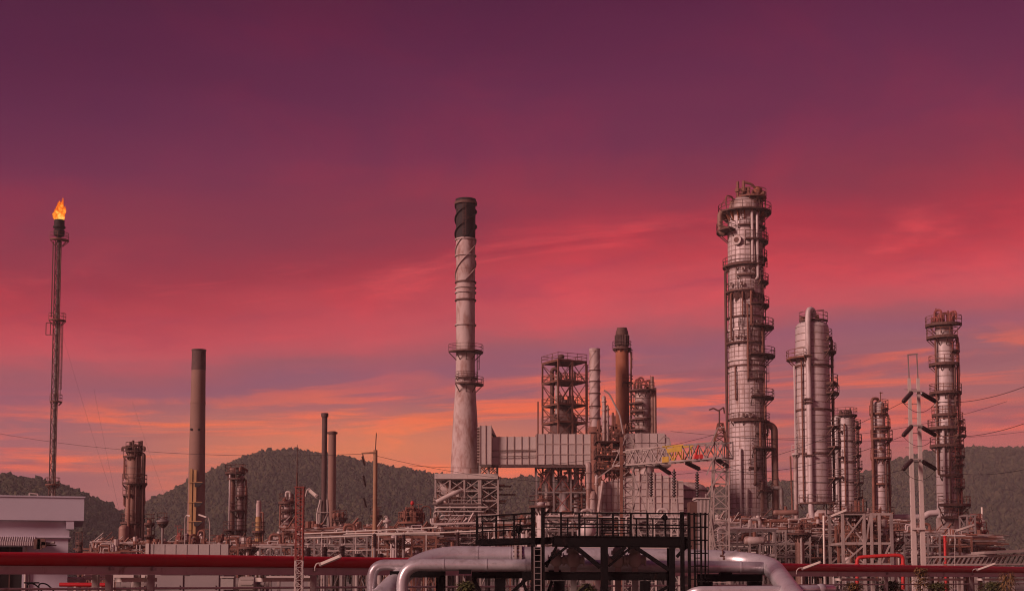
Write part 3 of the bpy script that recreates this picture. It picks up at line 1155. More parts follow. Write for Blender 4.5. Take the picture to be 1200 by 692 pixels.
# equipment inside the table
m = MB()
m.lathe([(0.3, t.z(600)), (1.9, t.z(592)), (2.1, t.z(575)), (2.1, t.z(566)), (1.2, t.z(561))], 20, t.x(530), 0)
t.part('hopper', m, M['alum_dirty'])
m = MB()
m.tube(fillet([(t.x(514), -5.4, t.z(590)), (t.x(525), -5.4, t.z(584)), (t.x(540), -5.4, t.z(577)), (t.x(548), -3, t.z(577))], 1.5), 0.4, 10)
t.part('sloping_pipe', m, M['steel_pale'])
m = MB()
m.tube([(t.x(541), -1.5, 0), (t.x(541), -1.5, t.z(566))], 0.9, 16)
m.tube([(t.x(552), 0.5, 0), (t.x(552), 0.5, t.z(590))], 1.4, 16)
m.box(t.x(522), t.x(534), -2, 2, t.z(632), t.z(612))
t.part('vessel', m, M['alum_dirty'])
rnd = random.Random(8)
for k in range(11):
    m = MB()
    py = 596 + 4.5 * k
    x0, x1 = t.x(rnd.uniform(508, 530)), t.x(rnd.uniform(545, 575))
    yy = -5.6 + 0.3 * (k % 3)
    m.tube(fillet([(x0, yy + 1.5, t.z(py + rnd.uniform(4, 14))), (x0, yy, t.z(py)), (x1, yy, t.z(py)), (x1, yy + 2.5, t.z(py))], 0.6), rnd.uniform(0.07, 0.19), 7)
    t.part('pipe', m, M[rnd.choice(['steel_pale', 'alum_dirty', 'steel', 'alum_light'])])
m = MB()
rnd = random.Random(81)
for k in range(300):
    a = Vector((t.x(rnd.uniform(512, 582)), rnd.uniform(-4.4, 4), t.z(rnd.uniform(568, 655))))
    d = rnd.choice([(1, 0, 0), (0, 0, 1), (1, 0, 0)])
    m.tube([a, a + Vector(d) * rnd.uniform(0.8, 3.5)], rnd.uniform(0.06, 0.22), 6)
t.part('small_piping', m, M['rust'], kind='stuff')

# vertical louvred breeching beside the chimney and the panelled flue duct
t = Th('flue_duct', 'long pale panelled flue duct running from the white chimney to the lattice tower', 'flue duct', 632, 234, 530)
dz0, dz1 = t.z(545.5), t.z(513)


def panel_run(t, x0, x1, y, z0, z1, nx, nz, mat, rmat, depth=0.10, name='panel', back=None, share={}):
    """front of flat sheet panels with raised ribs between them"""
    w, h = (x1 - x0) / nx, (z1 - z0) / nz
    g_ = 0.05
    me = None
    for i in range(nx):
        for j in range(nz):
            if me is None:
                m = MB()
                m.box(-w / 2 + g_, w / 2 - g_, 0, depth, -h / 2 + g_, h / 2 - g_)
                ob = m.build(name, mat, t.o)
                me = ob.data
            else:
                ob = bpy.data.objects.new(name, me)
                COL.objects.link(ob)
                ob.parent = t.o
            ob.location = (x0 + (i + 0.5) * w, y, z0 + (j + 0.5) * h)
    for i in range(nx + 1):
        m = MB()
        xx = x0 + i * w
        m.box(xx - 0.07, xx + 0.07, y - 0.12, y + depth + 0.02, z0 - 0.05, z1 + 0.05)
        t.part('rib', m, rmat)
    for j in range(1, nz):
        m = MB()
        zz = z0 + j * h
        m.box(x0, x1, y - 0.10, y + depth + 0.01, zz - 0.05, zz + 0.05)
        t.part('stiffener', m, rmat)


panel_run(t, t.x(576.5), t.x(628), -2.6, dz0, dz1, 6, 2, M['panel'], M['panel_joint'])
m = MB()
m.box(t.x(576.5), t.x(628) - 0.01, -2.48, 2.4, dz0 + 0.02, dz1 - 0.02)
t.part('duct_core', m, M['panel'])
panel_run(t, t.x(628.6), t.x(699), -4.2, t.z(546.5), t.z(511), 8, 3, M['panel'], M['panel_joint'])
m = MB()
m.box(t.x(628.6), t.x(699), -4.08, 2.0, t.z(546.5) + 0.02, t.z(511) - 0.02)
t.part('duct_core', m, M['panel'])
panel_run(t, t.x(563), t.x(576), -3.6, t.z(546), t.z(501), 2, 1, M['panel'], M['panel_joint'])
m = MB()
m.box(t.x(563), t.x(576), -3.48, 2.2, t.z(546), t.z(501) - 0.02)
m.prism([(t.x(566), t.z(502)), (t.x(576.6), t.z(502)), (t.x(582), t.z(513))], -3.0, 2.0)
t.part('duct_core', m, M['panel'])
for k in range(13):
    m = MB()
    zz = t.z(543 - 3.3 * k)
    m.box(t.x(559.5), t.x(563), -3.2, 1.6, zz, zz + 0.16)
    t.part('louvre', m, M['panel_joint'])
m = MB()
m.box(t.x(576), t.x(628), -2.8, -2.5, dz0 - 0.5, dz0 - 0.06)
m.box(t.x(628), t.x(709), -4.4, -4.1, t.z(546.5) - 0.5, t.z(546.5) - 0.08)
t.part('bottom_girder', m, M['soot_brown'])
for py in (529, 536):
    m = MB()
    m.beam((t.x(566), -3.0, t.z(py + 1)), (t.x(640), -3.0, t.z(py - 1)), 0.1)
    t.part('cable', m, M['rust_dark'])

# ---- lattice structure tower
t = Th('structure_tower', 'open rusty lattice tower with four decks holding a dark reactor', 'structure tower', 660, 236, 490)
zl = [t.z(y) for y in (602, 578, 546, 513, 496.5, 476, 449, 425.5)]
before = set(t.o.children_recursive)
hs = t.m(51) / 2 / (cos(radians(28)) + sin(radians(28)))
frame(t, -hs, hs, -hs, hs, zl[3:], M['rust'], nx=2, w=0.24, bw=0.19, brace=0.1, seed=12, skip=0.0, decks=(0, 1, 2, 3), deck_mat=M['rust'], over=0.15)
turn = Matrix.Translation((t.x(661.3), 0, 0)) @ Matrix.Rotation(radians(28), 4, 'Z')
for ob in set(t.o.children_recursive) - before:
    ob.data.transform(turn)
frame(t, t.x(628), t.x(687.5), -3.7, 3.7, [0, t.z(640)] + zl[:4], M['steel_dark'], nx=3, w=0.3, bw=0.24, brace=0.13, seed=13, skip=0.15, bmat=M['red_steel'])
t.bar('post', (t.x(630), -4.4, zl[2]), (t.x(630), -4.4, t.z(474)), 0.25, M['rust'])
m = MB()
m.lathe([(0.7, zl[2]), (1.0, t.z(520)), (2.1, t.z(512)), (2.2, t.z(490)), (1.6, t.z(484)), (1.5, t.z(477)), (0.8, t.z(472)), (0.5, t.z(468))], 20, t.x(661), 0)
t.part('reactor', m, M['soot_brown'])
m = MB()
m.tube(fillet([(t.x(647), 0, t.z(540)), (t.x(647), 0, t.z(432)), (t.x(655), 0, t.z(432))], 0.8), 0.35, 10)
t.part('pipe', m, M['rust_dark'])
m = MB()
m.tube([(t.x(652), -1, t.z(540)), (t.x(652), -1, t.z(440))], 0.18, 8)
t.part('pipe', m, M['steel_pale'])
m = MB()
m.box(t.x(654), t.x(661), -1, 1, t.z(425), t.z(420.5))
m.ball((t.x(658), 0, t.z(417.5)), 0.55, 0.55, 0.42, 10, 6)
m.tube([(t.x(658), 0, t.z(421)), (t.x(658), 0, t.z(416))], 0.2, 8)
t.part('hoist', m, M['rust_dark'])
ladder(t, t.x(688.5), 0.1, radians(-60), t.z(510), t.z(428), M['rust'])
# vessels in the lower half
for k, (a, b, y0, y1, mm) in enumerate(((638, 647, 600, 552, 'alum_dirty'), (655, 665, 605, 560, 'alum'), (672, 678, 600, 550, 'alum_light'))):
    m = MB()
    r = t.m(b - a) / 2
    m.lathe([(r, t.z(y0)), (r, t.z(y1))] + dome(r, t.z(y1), r * 0.7), 18, t.x((a + b) / 2), -0.5)
    t.part('vessel', m, M[mm])
m = MB()
rnd = random.Random(77)
for k in range(150):
    a = Vector((t.x(rnd.uniform(629, 686)), rnd.uniform(-3.3, 3.3), t.z(rnd.uniform(548, 640))))
    d = rnd.choice([(1, 0, 0), (0, 0, 1), (0, 0, 1), (1, 0, 0)])
    m.tube([a, a + Vector(d) * rnd.uniform(1, 4)], rnd.uniform(0.07, 0.22), 6)
t.part('small_piping', m, M['rust'], kind='stuff')
m = MB()
for py in (449, 476, 496.5):
    for k in range(9):
        a = Vector((t.x(rnd.uniform(650, 674)), rnd.uniform(-1.8, 1.8), t.z(py) + 0.25))
        m.tube([a, a + Vector((0, 0, rnd.uniform(0.6, 1.8)))], rnd.uniform(0.1, 0.28), 8)
t.part('deck_equipment', m, M['rust_dark'], kind='stuff')

# ---- pale spiral-finned chimney
t = Th('chimney', 'short pale chimney with spiral fins beside the rusty lattice tower', 'chimney', 697, 227, 460)
shell(t, [(4.6, 690), (4.6, 506), (4.2, 504)], M['rust'], 3.0, 'pedestal', n=16)
shell(t, [(6.0, 503.9), (6.0, 502), (6.2, 430), (6.3, 412), (6.6, 411.5), (6.6, 408.5), (5.4, 408.5), (5.2, 412)], M['white_stack'], 3.0, n=24)
for py in (434, 447, 461, 476, 490):
    band(t, py, 6.2, M['rust_dark'], 0.16, 0.12)
strake(t, 6.1, 6.3, 500, 412, 1.6, 3, 0.06, M['white_stack'], phase=1.0, thick=0.08)
band(t, 503.5, 6.2, M['rust'], 0.9, 0.25, name='base_flange')

# ---- orange rusty chimney with dark banded cap
t = Th('chimney', 'orange rust-streaked chimney with dark slotted cap and ring platform', 'chimney', 729.3, 232, 460)
shell(t, [(8.6, 690), (8.2, 520), (7.7, 409)], M['orange_rust'], 4.0, n=24, depth=0.03)
shell(t, [(7.6, 409), (7.6, 391), (7.3, 389.2), (6.7, 387), (6.3, 386.4), (6.1, 384.3), (0.6, 384.0)], M['rust_dark'], None, 'cap', n=24)
for k in range(16):
    a = 2 * pi * k / 16
    m = MB()
    u = Vector((cos(a), sin(a), 0))
    m.beam(u * (t.m(7.7)) + Vector((0, 0, t.z(405))), u * t.m(7.7) + Vector((0, 0, t.z(393))), 0.28)
    t.part('fin', m, M['soot_brown'])
plat_px(t, 408, 718, 740.5, 7.7, M['rust_dark'])
plat_px(t, 448, 729, 742, 7.9, M['rust_dark'])
vpipe(t, 0, t.m(8), radians(-20), t.z(520), t.z(412), 0.14, M['rust'])
ladder(t, 0, t.m(8), radians(-5), t.z(446), t.z(410), M['rust_dark'])

# ---- main column
t = Th('distillation_column', 'tallest silver distillation column, crowded with platforms and a round manway near its top', 'column', 875, 215, 420)
t.o['label'] = 'tallest pale distillation column ringed with platforms, pipes crowning its head'
shell(t, [(21.5, 690), (21.5, 606)], M['alum_dirty'], 1.6, 'skirt')
shell(t, [(21.3, 606), (21.0, 430), (20.6, 374), (20.4, 262), (20.4, 252)], M['alum'], 0.72, depth=0.08, n=40)
R = t.m(20.8)
band(t, 251, 20.6, M['alum_light'], 0.9, 0.12, name='top_band')
m = MB()
for k in range(22):
    a = 2 * pi * k / 22 + 0.1
    u = Vector((cos(a), sin(a), 0))
    m.beam(u * t.m(21.25) + Vector((0, 0, t.z(604))), u * t.m(20.75) + Vector((0, 0, t.z(380))), 0.09)
    a += 0.14
    u = Vector((cos(a), sin(a), 0))
    m.beam(u * t.m(20.6) + Vector((0, 0, t.z(372))), u * t.m(20.42) + Vector((0, 0, t.z(264))), 0.09)
t.part('cladding_joint', m, M['alum_dirty'], kind='stuff')
for k in range(18):
    a = 2 * pi * k / 18
    m = MB()
    u = Vector((cos(a), sin(a), 0))
    m.prism([(0, 0), (0.0, 1.5), (0.9, 1.5)], -0.08, 0.08)
    m.v = [tuple(u * (R - 0.1 + v[0]) + Vector((-u.y, u.x, 0)) * v[1] + Vector((0, 0, t.z(262) + v[2]))) for v in m.v]
    t.part('gusset', m, M['orange_rust'])
for py in (311, 373, 430, 492):
    band(t, py, 20.8, M['rust_dark'], 0.22, 0.22)
for py in (388, 423, 436):
    band(t, py, 20.8, M['alum_light'], 0.28, 0.2)
DK = 'rust_dark'
for py, xl, xr, mm in ((249.5, 843.5, 906, 'rust_dark'), (267, 863, 898.5, DK), (284, 871, 902.5, DK), (304, 889, 901, DK), (312.5, 848, 893, DK), (325, 861, 894, DK),
                       (331.5, 889, 902, DK), (342.5, 850, 881, DK), (358.5, 877, 902.5, DK), (384, 878, 907.5, DK), (402.5, 850, 893, DK), (417.5, 874, 908.5, DK), (445, 872, 893, DK),
                       (466, 876, 906.5, DK), (493.5, 853, 901, DK), (508.5, 881, 898, DK), (525.5, 877, 907.5, DK), (548, 872, 894, DK), (575, 884, 904, DK), (605.5, 853, 913, 'steel_dark')):
    plat_px(t, py, xl, xr, 20.8, M[mm], wire=0.1)
plat_px(t, 231.5, 865, 901, 9, M['rust'], cx_px=883, wire=0.1)
m = MB()
m.lathe([(t.m(20.2), t.z(249))] + [(r, z) for r, z in dome(t.m(19.5), t.z(248.5), 2.6)], 32)
t.part('head', m, M['alum_dirty'])
m = MB()
m.lathe([(0.9, t.z(240)), (0.9, t.z(231))], 14, t.x(883), 0)
for px in (868, 876, 890, 898):
    m.beam((t.x(px), -1, t.z(249)), (t.x(px), -1, t.z(231.5)), 0.2)
    m.beam((t.x(px), 1.6, t.z(249)), (t.x(px), 1.6, t.z(231.5)), 0.2)
m.beam((t.x(868), -1, t.z(248)), (t.x(876), -1, t.z(233)), 0.14)
m.beam((t.x(890), -1, t.z(248)), (t.x(898), -1, t.z(233)), 0.14)
t.part('penthouse_frame', m, M['rust'])
for px, yt, r in ((866.5, 214, 0.22), (873.5, 213, 0.22), (879, 221, 0.3)):
    m = MB()
    m.tube([(t.x(px), -0.5, t.z(247)), (t.x(px), -0.5, t.z(yt))], r, 8)
    m.tube([(t.x(px), -0.5, t.z(yt + 8)), (t.x(px), -0.5, t.z(yt + 12))], r * 2.0, 8)
    t.part('relief_valve', m, M['rust'])
m = MB()
m.tube(fillet([(t.x(873.5), -0.5, t.z(214.5)), (t.x(883), -0.5, t.z(216.5)), (t.x(888), -0.2, t.z(222)), (t.x(893), 0, t.z(220)), (t.x(894.5), 0, t.z(232))], 0.6), 0.2, 8)
t.part('vent_pipe', m, M['rust'])
m = MB()
m.ball((t.x(890), 0, t.z(225)), 0.65, 0.65, 0.95, 12, 8)
m.tube([(t.x(894), 0.4, t.z(231)), (t.x(894), 0.4, t.z(219.5))], 0.32, 8)
t.part('drum', m, M['orange_rust'])
m = MB()
m.tube(fillet([(t.x(858), -0.6, t.z(247)), (t.x(863), -0.6, t.z(238)), (t.x(872), -0.6, t.z(236)), (t.x(876), 0, t.z(247))], 1.2), 0.42, 10)
t.part('overhead_pipe', m, M['brown'])
m = MB()
pts = arc((t.x(857), -0.8, t.z(243)), (1, 0, 0), (0, 0, 1), 1.3, 0, pi, 10)
for a, b in zip(pts, pts[1:]):
    m.beam(a, b, 0.09)
t.part('davit', m, M['rust'])
crown(t, 'top_nozzles', 0, t.z(247), R * 0.85, 2.2, 18, 4, M['rust'])
crown(t, 'top_piping', t.x(884), t.z(231), 1.9, 1.6, 10, 6, M['rust'])
m = MB()
m.tube(fillet([(t.x(855), -1.0, t.z(250)), (t.x(844.5), -1.0, t.z(250.5)), (t.x(844.5), -1.0, t.z(268)), (t.x(853), -0.8, t.z(270))], 1.2), 0.42, 10)
m.tube(fillet([(t.x(844.5), -1.0, t.z(262)), (t.x(844.5), -1.0, t.z(274)), (t.x(849), -0.8, t.z(276))], 0.7), 0.30, 10)
t.part('overhead_pipe', m, M['brown'])
plat_px(t, 271, 841, 852, 20.6, M['rust_dark'], wire=0.09)
manway(t, 863.5, 285.5, 20.5, 5.8, M['alum_dirty'])
for px, py, r in ((869, 319, 2.4), (858, 336, 2.2), (868, 336.5, 2.6), (880, 320, 2.0), (868, 488, 3.0), (875, 487.5, 2.6), (862, 397, 2.2), (868, 398, 2.0), (883, 461, 2.5), (884, 380, 2.2), (880, 413, 2.2)):
    manway(t, px, py, 20.8, r, M['alum_dirty'], out=0.4)
for px, y0, y1, rad, mm in ((848.0, 606, 318, 0.22, 'rust_dark'), (852.5, 600, 333, 0.16, 'rust'), (879, 312, 252, 0.22, 'alum_light'), (884.5, 330, 254, 0.22, 'alum_light'), (877, 384, 345, 0.2, 'rust'),
                            (873, 447, 360, 0.15, 'rust'), (864, 606, 528, 0.2, 'alum_light'), (879, 568, 527, 0.26, 'rust_dark'), (886, 606, 566, 0.26, 'rust_dark'), (891, 560, 440, 0.14, 'rust'),
                            (857, 400, 346, 0.15, 'rust'), (868, 374, 346, 0.13, 'rust'), (889, 420, 385, 0.2, 'rust'), (885, 526, 495, 0.18, 'rust'), (870, 606, 575, 0.25, 'alum_dirty'), (860, 470, 432, 0.12, 'rust')):
    c = 20.8
    f = (px - 875) / c
    a = -acos(max(-1, min(1, f / 1.04)))
    if f < -1:
        a = radians(-176)
    vpipe(t, 0, R, a, t.z(y0), t.z(y1), rad, M[mm])
m = MB()
xo = t.x(905)
m.tube(fillet([(R * 0.7, -0.5, t.z(501)), (t.x(899), -0.9, t.z(497.5)), (xo, -0.9, t.z(502)), (xo, -0.9, t.z(606))], 1.6), 0.52, 12)
t.part('side_riser', m, M['brown'])
m = MB()
m.tube(fillet([(R * 0.9, -0.9, t.z(572)), (t.x(904), -1.6, t.z(572)), (t.x(911), -1.6, t.z(572)), (t.x(911), -1.6, t.z(606))], 0.8), 0.3, 10)
t.part('side_pipe', m, M['steel_dark'])
for y0, y1, a in ((604, 577, -20), (573, 527, -48), (524, 495, -15), (491, 468, -30), (464, 419, -12), (416, 386, -38), (383, 360, -16), (357, 333, -36), (330, 306, -12), (303, 269, -22), (266, 252, -40), (341, 327, -120), (401, 375, -115)):
    ladder(t, 0, R, radians(a), t.z(y0), t.z(y1), M['rust_dark'])
crown(t, 'deck_valves', 0, t.z(402.5), R * 1.14, 1.3, 14, 44, M['rust_dark'])
m = MB()
for k in range(40):
    a = radians(-10 - 170 * k / 40)
    m.beam((R * 1.0 * cos(a), R * sin(a), t.z(346)), (R * 1.05 * cos(a), R * 1.05 * sin(a), t.z(351 + (k * 7) % 6)), 0.12)
t.part('hanger', m, M['rust_dark'], kind='stuff')

# ---- second column, with fat overhead line down its left side
t = Th('distillation_column', 'wide pale column with a fat overhead pipe bent over its dome', 'column', 952.5, 205, 450)
R = t.m(19.6)
shell(t, [(18, 690), (18, 606)], M['alum_dirty'], 1.5, 'skirt')
shell(t, [(20.2, 590), (20.0, 480), (19.3, 384)], M['alum'], 0.95, depth=0.08, n=40, cap=t.m(9))
m = MB()
m.lathe([(t.m(18.2), t.z(668)), (t.m(18.2), t.z(607)), (t.m(17), t.z(602)), (t.m(12), t.z(598))], 32, t.x(958), -1.2)
t.part('lower_drum', m, M['alum_dirty'])
for py in (429.5, 481, 532):
    band(t, py, 20.0, M['rust_dark'], 0.25, 0.2)
plat_px(t, 589, 931, 979, 20.2, M['rust_dark'])
plat_px(t, 376, 936, 970, 15, M['rust_dark'], cx_px=953)
for py, xl, xr in ((396, 969, 976), (412.5, 967, 980.5), (449.5, 971, 982), (461, 971, 983), (500, 971, 982), (524, 972, 984), (560, 971, 983)):
    plat_px(t, py, xl, xr, 19.6, M['rust_dark'], wire=0.1)
plat_px(t, 420, 922, 937, 19.6, M['rust'], wire=0.1)
m = MB()
yf = -R * 0.888 - 0.44
m.tube(fillet([(t.x(952), -1.6, t.z(374)), (t.x(951.5), -1.6, t.z(365.5)), (t.x(944.5), -2.5, t.z(366)), (t.x(943.5), yf, t.z(378)), (t.x(943.5), yf, t.z(600)), (t.x(946), yf, t.z(612))], 1.3), t.m(3.3), 16)
t.part('overhead_pipe', m, M['alum'])
for py in (420, 470, 474, 535):
    m = MB()
    m.box(t.x(938), t.x(947), yf - 0.65, yf + 1.6, t.z(py + 0.8), t.z(py - 0.8))
    t.part('pipe_clamp', m, M['rust_dark'])
vpipe(t, 0, R, radians(-136), t.z(588), t.z(422), 0.12, M['rust'])
vpipe(t, 0, R, radians(-170), t.z(588), t.z(428), 0.14, M['alum_light'])
vpipe(t, 0, R, radians(-14), t.z(588), t.z(398), 0.16, M['rust_dark'])
for y0, y1 in ((587, 562), (559, 526), (522, 502), (498, 463), (448, 414), (410, 398)):
    ladder(t, 0, R, radians(-8), t.z(y0), t.z(y1), M['rust_dark'])
manway(t, 972, 406, 19.6, 3.0, M['rust_dark'], out=0.3)
crown(t, 'top_nozzles', 0, t.z(375), R * 0.7, 1.5, 12, 9, M['rust'])
m = MB()
m.beam((t.x(966), 0, t.z(376)), (t.x(966), 0, t.z(363)), 0.1)
m.beam((t.x(954), 0, t.z(364)), (t.x(967), 0, t.z(363)), 0.1)
t.part('davit', m, M['rust_dark'])
vpipe(t, t.x(958) , t.m(18.2), radians(-60), 0.5, t.z(606), 0.2, M['alum_light'])

# floodlight platform between the two big columns
t = Th('flood_light_tower', 'slim pipe tower with a small lamp platform between the two largest columns', 'light tower', 932.5, 196, 560)
m = MB()
m.tube([(0, 0, 0), (0, 0, t.z(531))], 0.32, 10)
t.part('mast', m, M['alum_dirty'])
plat_px(t, 531, 927.5, 938, 2.5, M['steel_pale'], wire=0.1)
m = MB()
m.tube([(-0.35, 0, 0), (-0.7, 0, t.z(534))], 0.12, 6)
t.part('conduit', m, M['rust'])

# ---- third column
t = Th('distillation_column', 'shorter pale column half hidden behind the fat-piped column', 'column', 991.5, 238, 520)
R = t.m(11.0)
shell(t, [(11.6, 690), (11.4, 600), (10.8, 492)], M['alum'], 0.9, n=32, cap=t.m(5))
for py in (517, 541, 565):
    band(t, py, 11.2, M['rust_dark'], 0.2, 0.16)
plat_px(t, 486, 977, 1005, 8, M['rust_dark'], cx_px=991)
plat_px(t, 600, 978, 1008, 11.4, M['rust_dark'])
for py, xl, xr in ((500, 1000, 1009), (517, 1000, 1010), (533, 1000, 1009), (548, 1001, 1010), (565, 1001, 1011), (582, 1001, 1010), (505, 977, 983), (535, 976, 984), (558, 976, 983)):
    plat_px(t, py, xl, xr, 11, M['rust_dark'], wire=0.1)
for a, y1, rad, mm in ((-150, 490, 0.42, 'alum_light'), (-176, 488, 0.35, 'alum_light'), (-30, 494, 0.2, 'rust_dark'), (-110, 498, 0.14, 'rust')):
    vpipe(t, 0, R, radians(a), t.z(600), t.z(y1), rad, M[mm])
crown(t, 'top_nozzles', 0, t.z(487), R * 0.8, 1.3, 10, 19, M['rust_dark'])
for y0, y1 in ((598, 567), (563, 535), (531, 502)):
    ladder(t, 0, R, radians(-6), t.z(y0), t.z(y1), M['rust_dark'])

# ---- fourth column with loop pipe
t = Th('distillation_column', 'narrow column with a looped pipe over its top, left of the twin concrete poles', 'column', 1030.5, 198, 520)
R = t.m(7.4)
shell(t, [(7.6, 690), (7.6, 605)], M['alum_dirty'], 1.2, 'skirt')
shell(t, [(7.7, 605), (7.5, 545), (7.0, 474)], M['alum'], 0.9, n=28, cap=t.m(4.5))
for py, xl, xr in ((484, 1020, 1040), (500, 1020, 1044), (513.5, 1018, 1046), (536, 1018, 1044), (566, 1021, 1041), (603, 1017, 1046), (478, 1032, 1042)):
    plat_px(t, py, xl, xr, 7.4, M['rust'], wire=0.1)
m = MB()
m.tube(fillet([(t.x(1029), -0.5, t.z(474)), (t.x(1029), -0.6, t.z(467.5)), (t.x(1020.5), -1.0, t.z(467.5)), (t.x(1020.5), -1.0, t.z(604))], 0.9), 0.22, 10)
t.part('overhead_pipe', m, M['rust'])
for a, y0, y1, rad, mm in ((-30, 604, 486, 0.18, 'rust'), (-65, 604, 540, 0.16, 'rust_dark'), (-140, 600, 505, 0.15, 'rust')):
    vpipe(t, 0, R, radians(a), t.z(y0), t.z(y1), rad, M[mm])
m = MB()
m.beam((t.x(1033), 0, t.z(474)), (t.x(1033), 0, t.z(459)), 0.12)
m.beam((t.x(1032), 0, t.z(460)), (t.x(1035.5), 0, t.z(460)), 0.12)
t.part('vent_post', m, M['rust'])
for y0, y1 in ((600, 568), (563, 538), (533, 516), (511, 502)):
    ladder(t, 0, R, radians(-10), t.z(y0), t.z(y1), M['rust'])
manway(t, 1030, 526, 7.4, 2.2, M['rust'], out=0.3)

# ---- right-hand column with wide dark decks
t = Th('distillation_column', 'right-hand patchy column with many wide red-brown decks behind the twin poles', 'column', 1108.5, 208, 480)
R = t.m(11.8)
shell(t, [(14.5, 690), (14.3, 606)], M['alum_dirty'], 2.0, 'skirt')
shell(t, [(13.0, 606), (12.6, 520), (11.6, 460), (10.4, 383)], M['alum'], 1.1, n=32, cap=t.m(4))
for py, xl, xr in ((380, 1087, 1126), (394.5, 1088, 1119), (426, 1090, 1122), (459, 1090, 1127), (485, 1092, 1122), (500.5, 1088, 1130), (521, 1089, 1127), (556, 1096, 1126), (590.5, 1091, 1134), (605, 1094, 1131)):
    plat_px(t, py, xl, xr, 11.8, M['rust_dark'], wire=0.11, thick=0.4, rmat=M['rust'])
for py, xl, xr in ((411.5, 1113, 1126), (493, 1117, 1128), (534, 1112, 1129), (544, 1112, 1128), (510, 1116, 1131), (570, 1112, 1128)):
    plat_px(t, py, xl, xr, 11.4, M['rust_dark'], wire=0.1, rmat=M['red_steel'])
for py in (471, 475, 597):
    band(t, py, 11.9, M['alum_light'], 0.25, 0.2)
for a, y0, y1, rad, mm in ((-38, 604, 396, 0.24, 'red_steel'), (-60, 600, 430, 0.16, 'rust_dark'), (-120, 600, 500, 0.2, 'alum_light'), (-95, 590, 462, 0.14, 'rust_dark'), (-150, 556, 398, 0.14, 'rust')):
    vpipe(t, 0, R, radians(a), t.z(y0), t.z(y1), rad, M[mm])
for y0, y1, a in ((603, 592, -20), (589, 573, -25), (569, 547, -20), (533, 512, -15), (509, 495, -20), (492, 461, -15), (458, 428, -22), (424, 413, -15), (410, 397, -25)):
    ladder(t, 0, R, radians(a), t.z(y0), t.z(y1), M['rust'])
crown(t, 'top_nozzles', 0, t.z(380), R * 1.0, 2.1, 20, 23, M['red_steel'], thick=0.14)
m = MB()
m.tube(fillet([(t.x(1108), 0, t.z(380)), (t.x(1108), 0, t.z(367)), (t.x(1113), 0, t.z(367)), (t.x(1113), 0, t.z(380))], 0.4), 0.22, 8)
m.tube([(t.x(1099.5), 0, t.z(380)), (t.x(1099.5), 0, t.z(361))], 0.1, 6)
m.tube([(t.x(1102.5), 0, t.z(380)), (t.x(1102.5), 0, t.z(369))], 0.2, 8)
t.part('vent_piping', m, M['red_steel'])

# ---- middle column beside the orange chimney
t = Th('distillation_column', 'stubby column crowded with platforms right behind the orange chimney', 'column', 753.5, 228, 500)
R = t.m(9)
shell(t, [(9.2, 690), (9.2, 460)], M['alum_dirty'], 0.9, n=28, cap=t.m(4))
band(t, 491, 9.2, M['rust_dark'], 0.3, 0.2)
plat_px(t, 457, 737, 767, 9, M['rust_dark'])
for py, xl, xr in ((472, 737, 751), (481, 738, 752), (491, 738, 753), (503, 737, 752)):
    plat_px(t, py, xl, xr, 9, M['rust_dark'], wire=0.1)
for y0, y1, px in ((520, 442, 764), (520, 455, 767)):
    m = MB()
    m.tube([(t.x(px), -0.8, t.z(y0)), (t.x(px), -0.8, t.z(y1))], 0.28, 8)
    t.part('pipe', m, M['brown'])
m = MB()
for px, yt in ((745, 445), (748, 443), (752, 447), (757, 446)):
    m.tube(fillet([(t.x(px), 0, t.z(458)), (t.x(px), 0, t.z(yt)), (t.x(px + 5), 0, t.z(yt - 1)), (t.x(px + 7), 0, t.z(yt + 5))], 0.5), 0.17, 7)
m.beam((t.x(763), 0, t.z(457)), (t.x(763), 0, t.z(440)), 0.12)
t.part('top_piping', m, M['red_steel'])
crown(t, 'top_nozzles', 0, t.z(458), R * 1.2, 1.5, 14, 31, M['rust'])
crown(t, 'deck_valves', t.x(745), t.z(481), 1.2, 1.0, 7, 32, M['rust'])
crown(t, 'deck_valves', t.x(745), t.z(503), 1.2, 1.2, 7, 33, M['rust'])

# ---- brown column on the left
t = Th('distillation_column', 'squat brown column with pipes sprouting from its top, left of the concrete chimney', 'column', 156, 190, 580)
R = t.m(9.2)
shell(t, [(9.4, 690), (8.8, 566), (8.2, 529)], M['brown'], 1.6, n=28, cap=t.m(3))
m = MB()
m.lathe([(t.m(6), 0), (t.m(6), t.z(620))] + dome(t.m(6), t.z(620), 0.6), 20, t.x(150), -1.6)
t.part('side_drum', m, M['brown'])
for py, xl, xr in ((534, 144.5, 160), (528, 149, 166), (565.5, 146, 172), (579, 145.5, 158), (611.5, 142, 170), (620, 146, 156)):
    plat_px(t, py, xl, xr, 9.2, M['rust_dark'], wire=0.1)
for px, yt in ((152.5, 518), (155.5, 516), (158, 520), (163, 517), (165.5, 516.5)):
    m = MB()
    m.tube([(t.x(px), -0.4, t.z(531)), (t.x(px), -0.4, t.z(yt))], 0.18, 7)
    t.part('vent_pipe', m, M['rust_dark'])
crown(t, 'top_nozzles', 0, t.z(529), R, 0.9, 12, 51, M['rust_dark'])
for a, y0, y1, rad, mm in ((-22, 640, 532, 0.28, 'rust_dark'), (-95, 640, 567, 0.2, 'rust'), (-60, 640, 536, 0.12, 'rust_dark')):
    vpipe(t, 0, R, radians(a), t.z(y0), t.z(y1), rad, M[mm])
for pts in (((146, 536), (146, 560), (150, 561)), ((147, 545), (149, 545)), ((169, 568), (169.5, 590), (166, 591)), ((145.5, 579), (145.5, 592), (149, 592))):
    m = MB()
    m.tube(fillet([t.p(px, py, -0.6) for px, py in pts], 0.4), 0.13, 7)
    t.part('pipe', m, M['rust'])
m = MB()
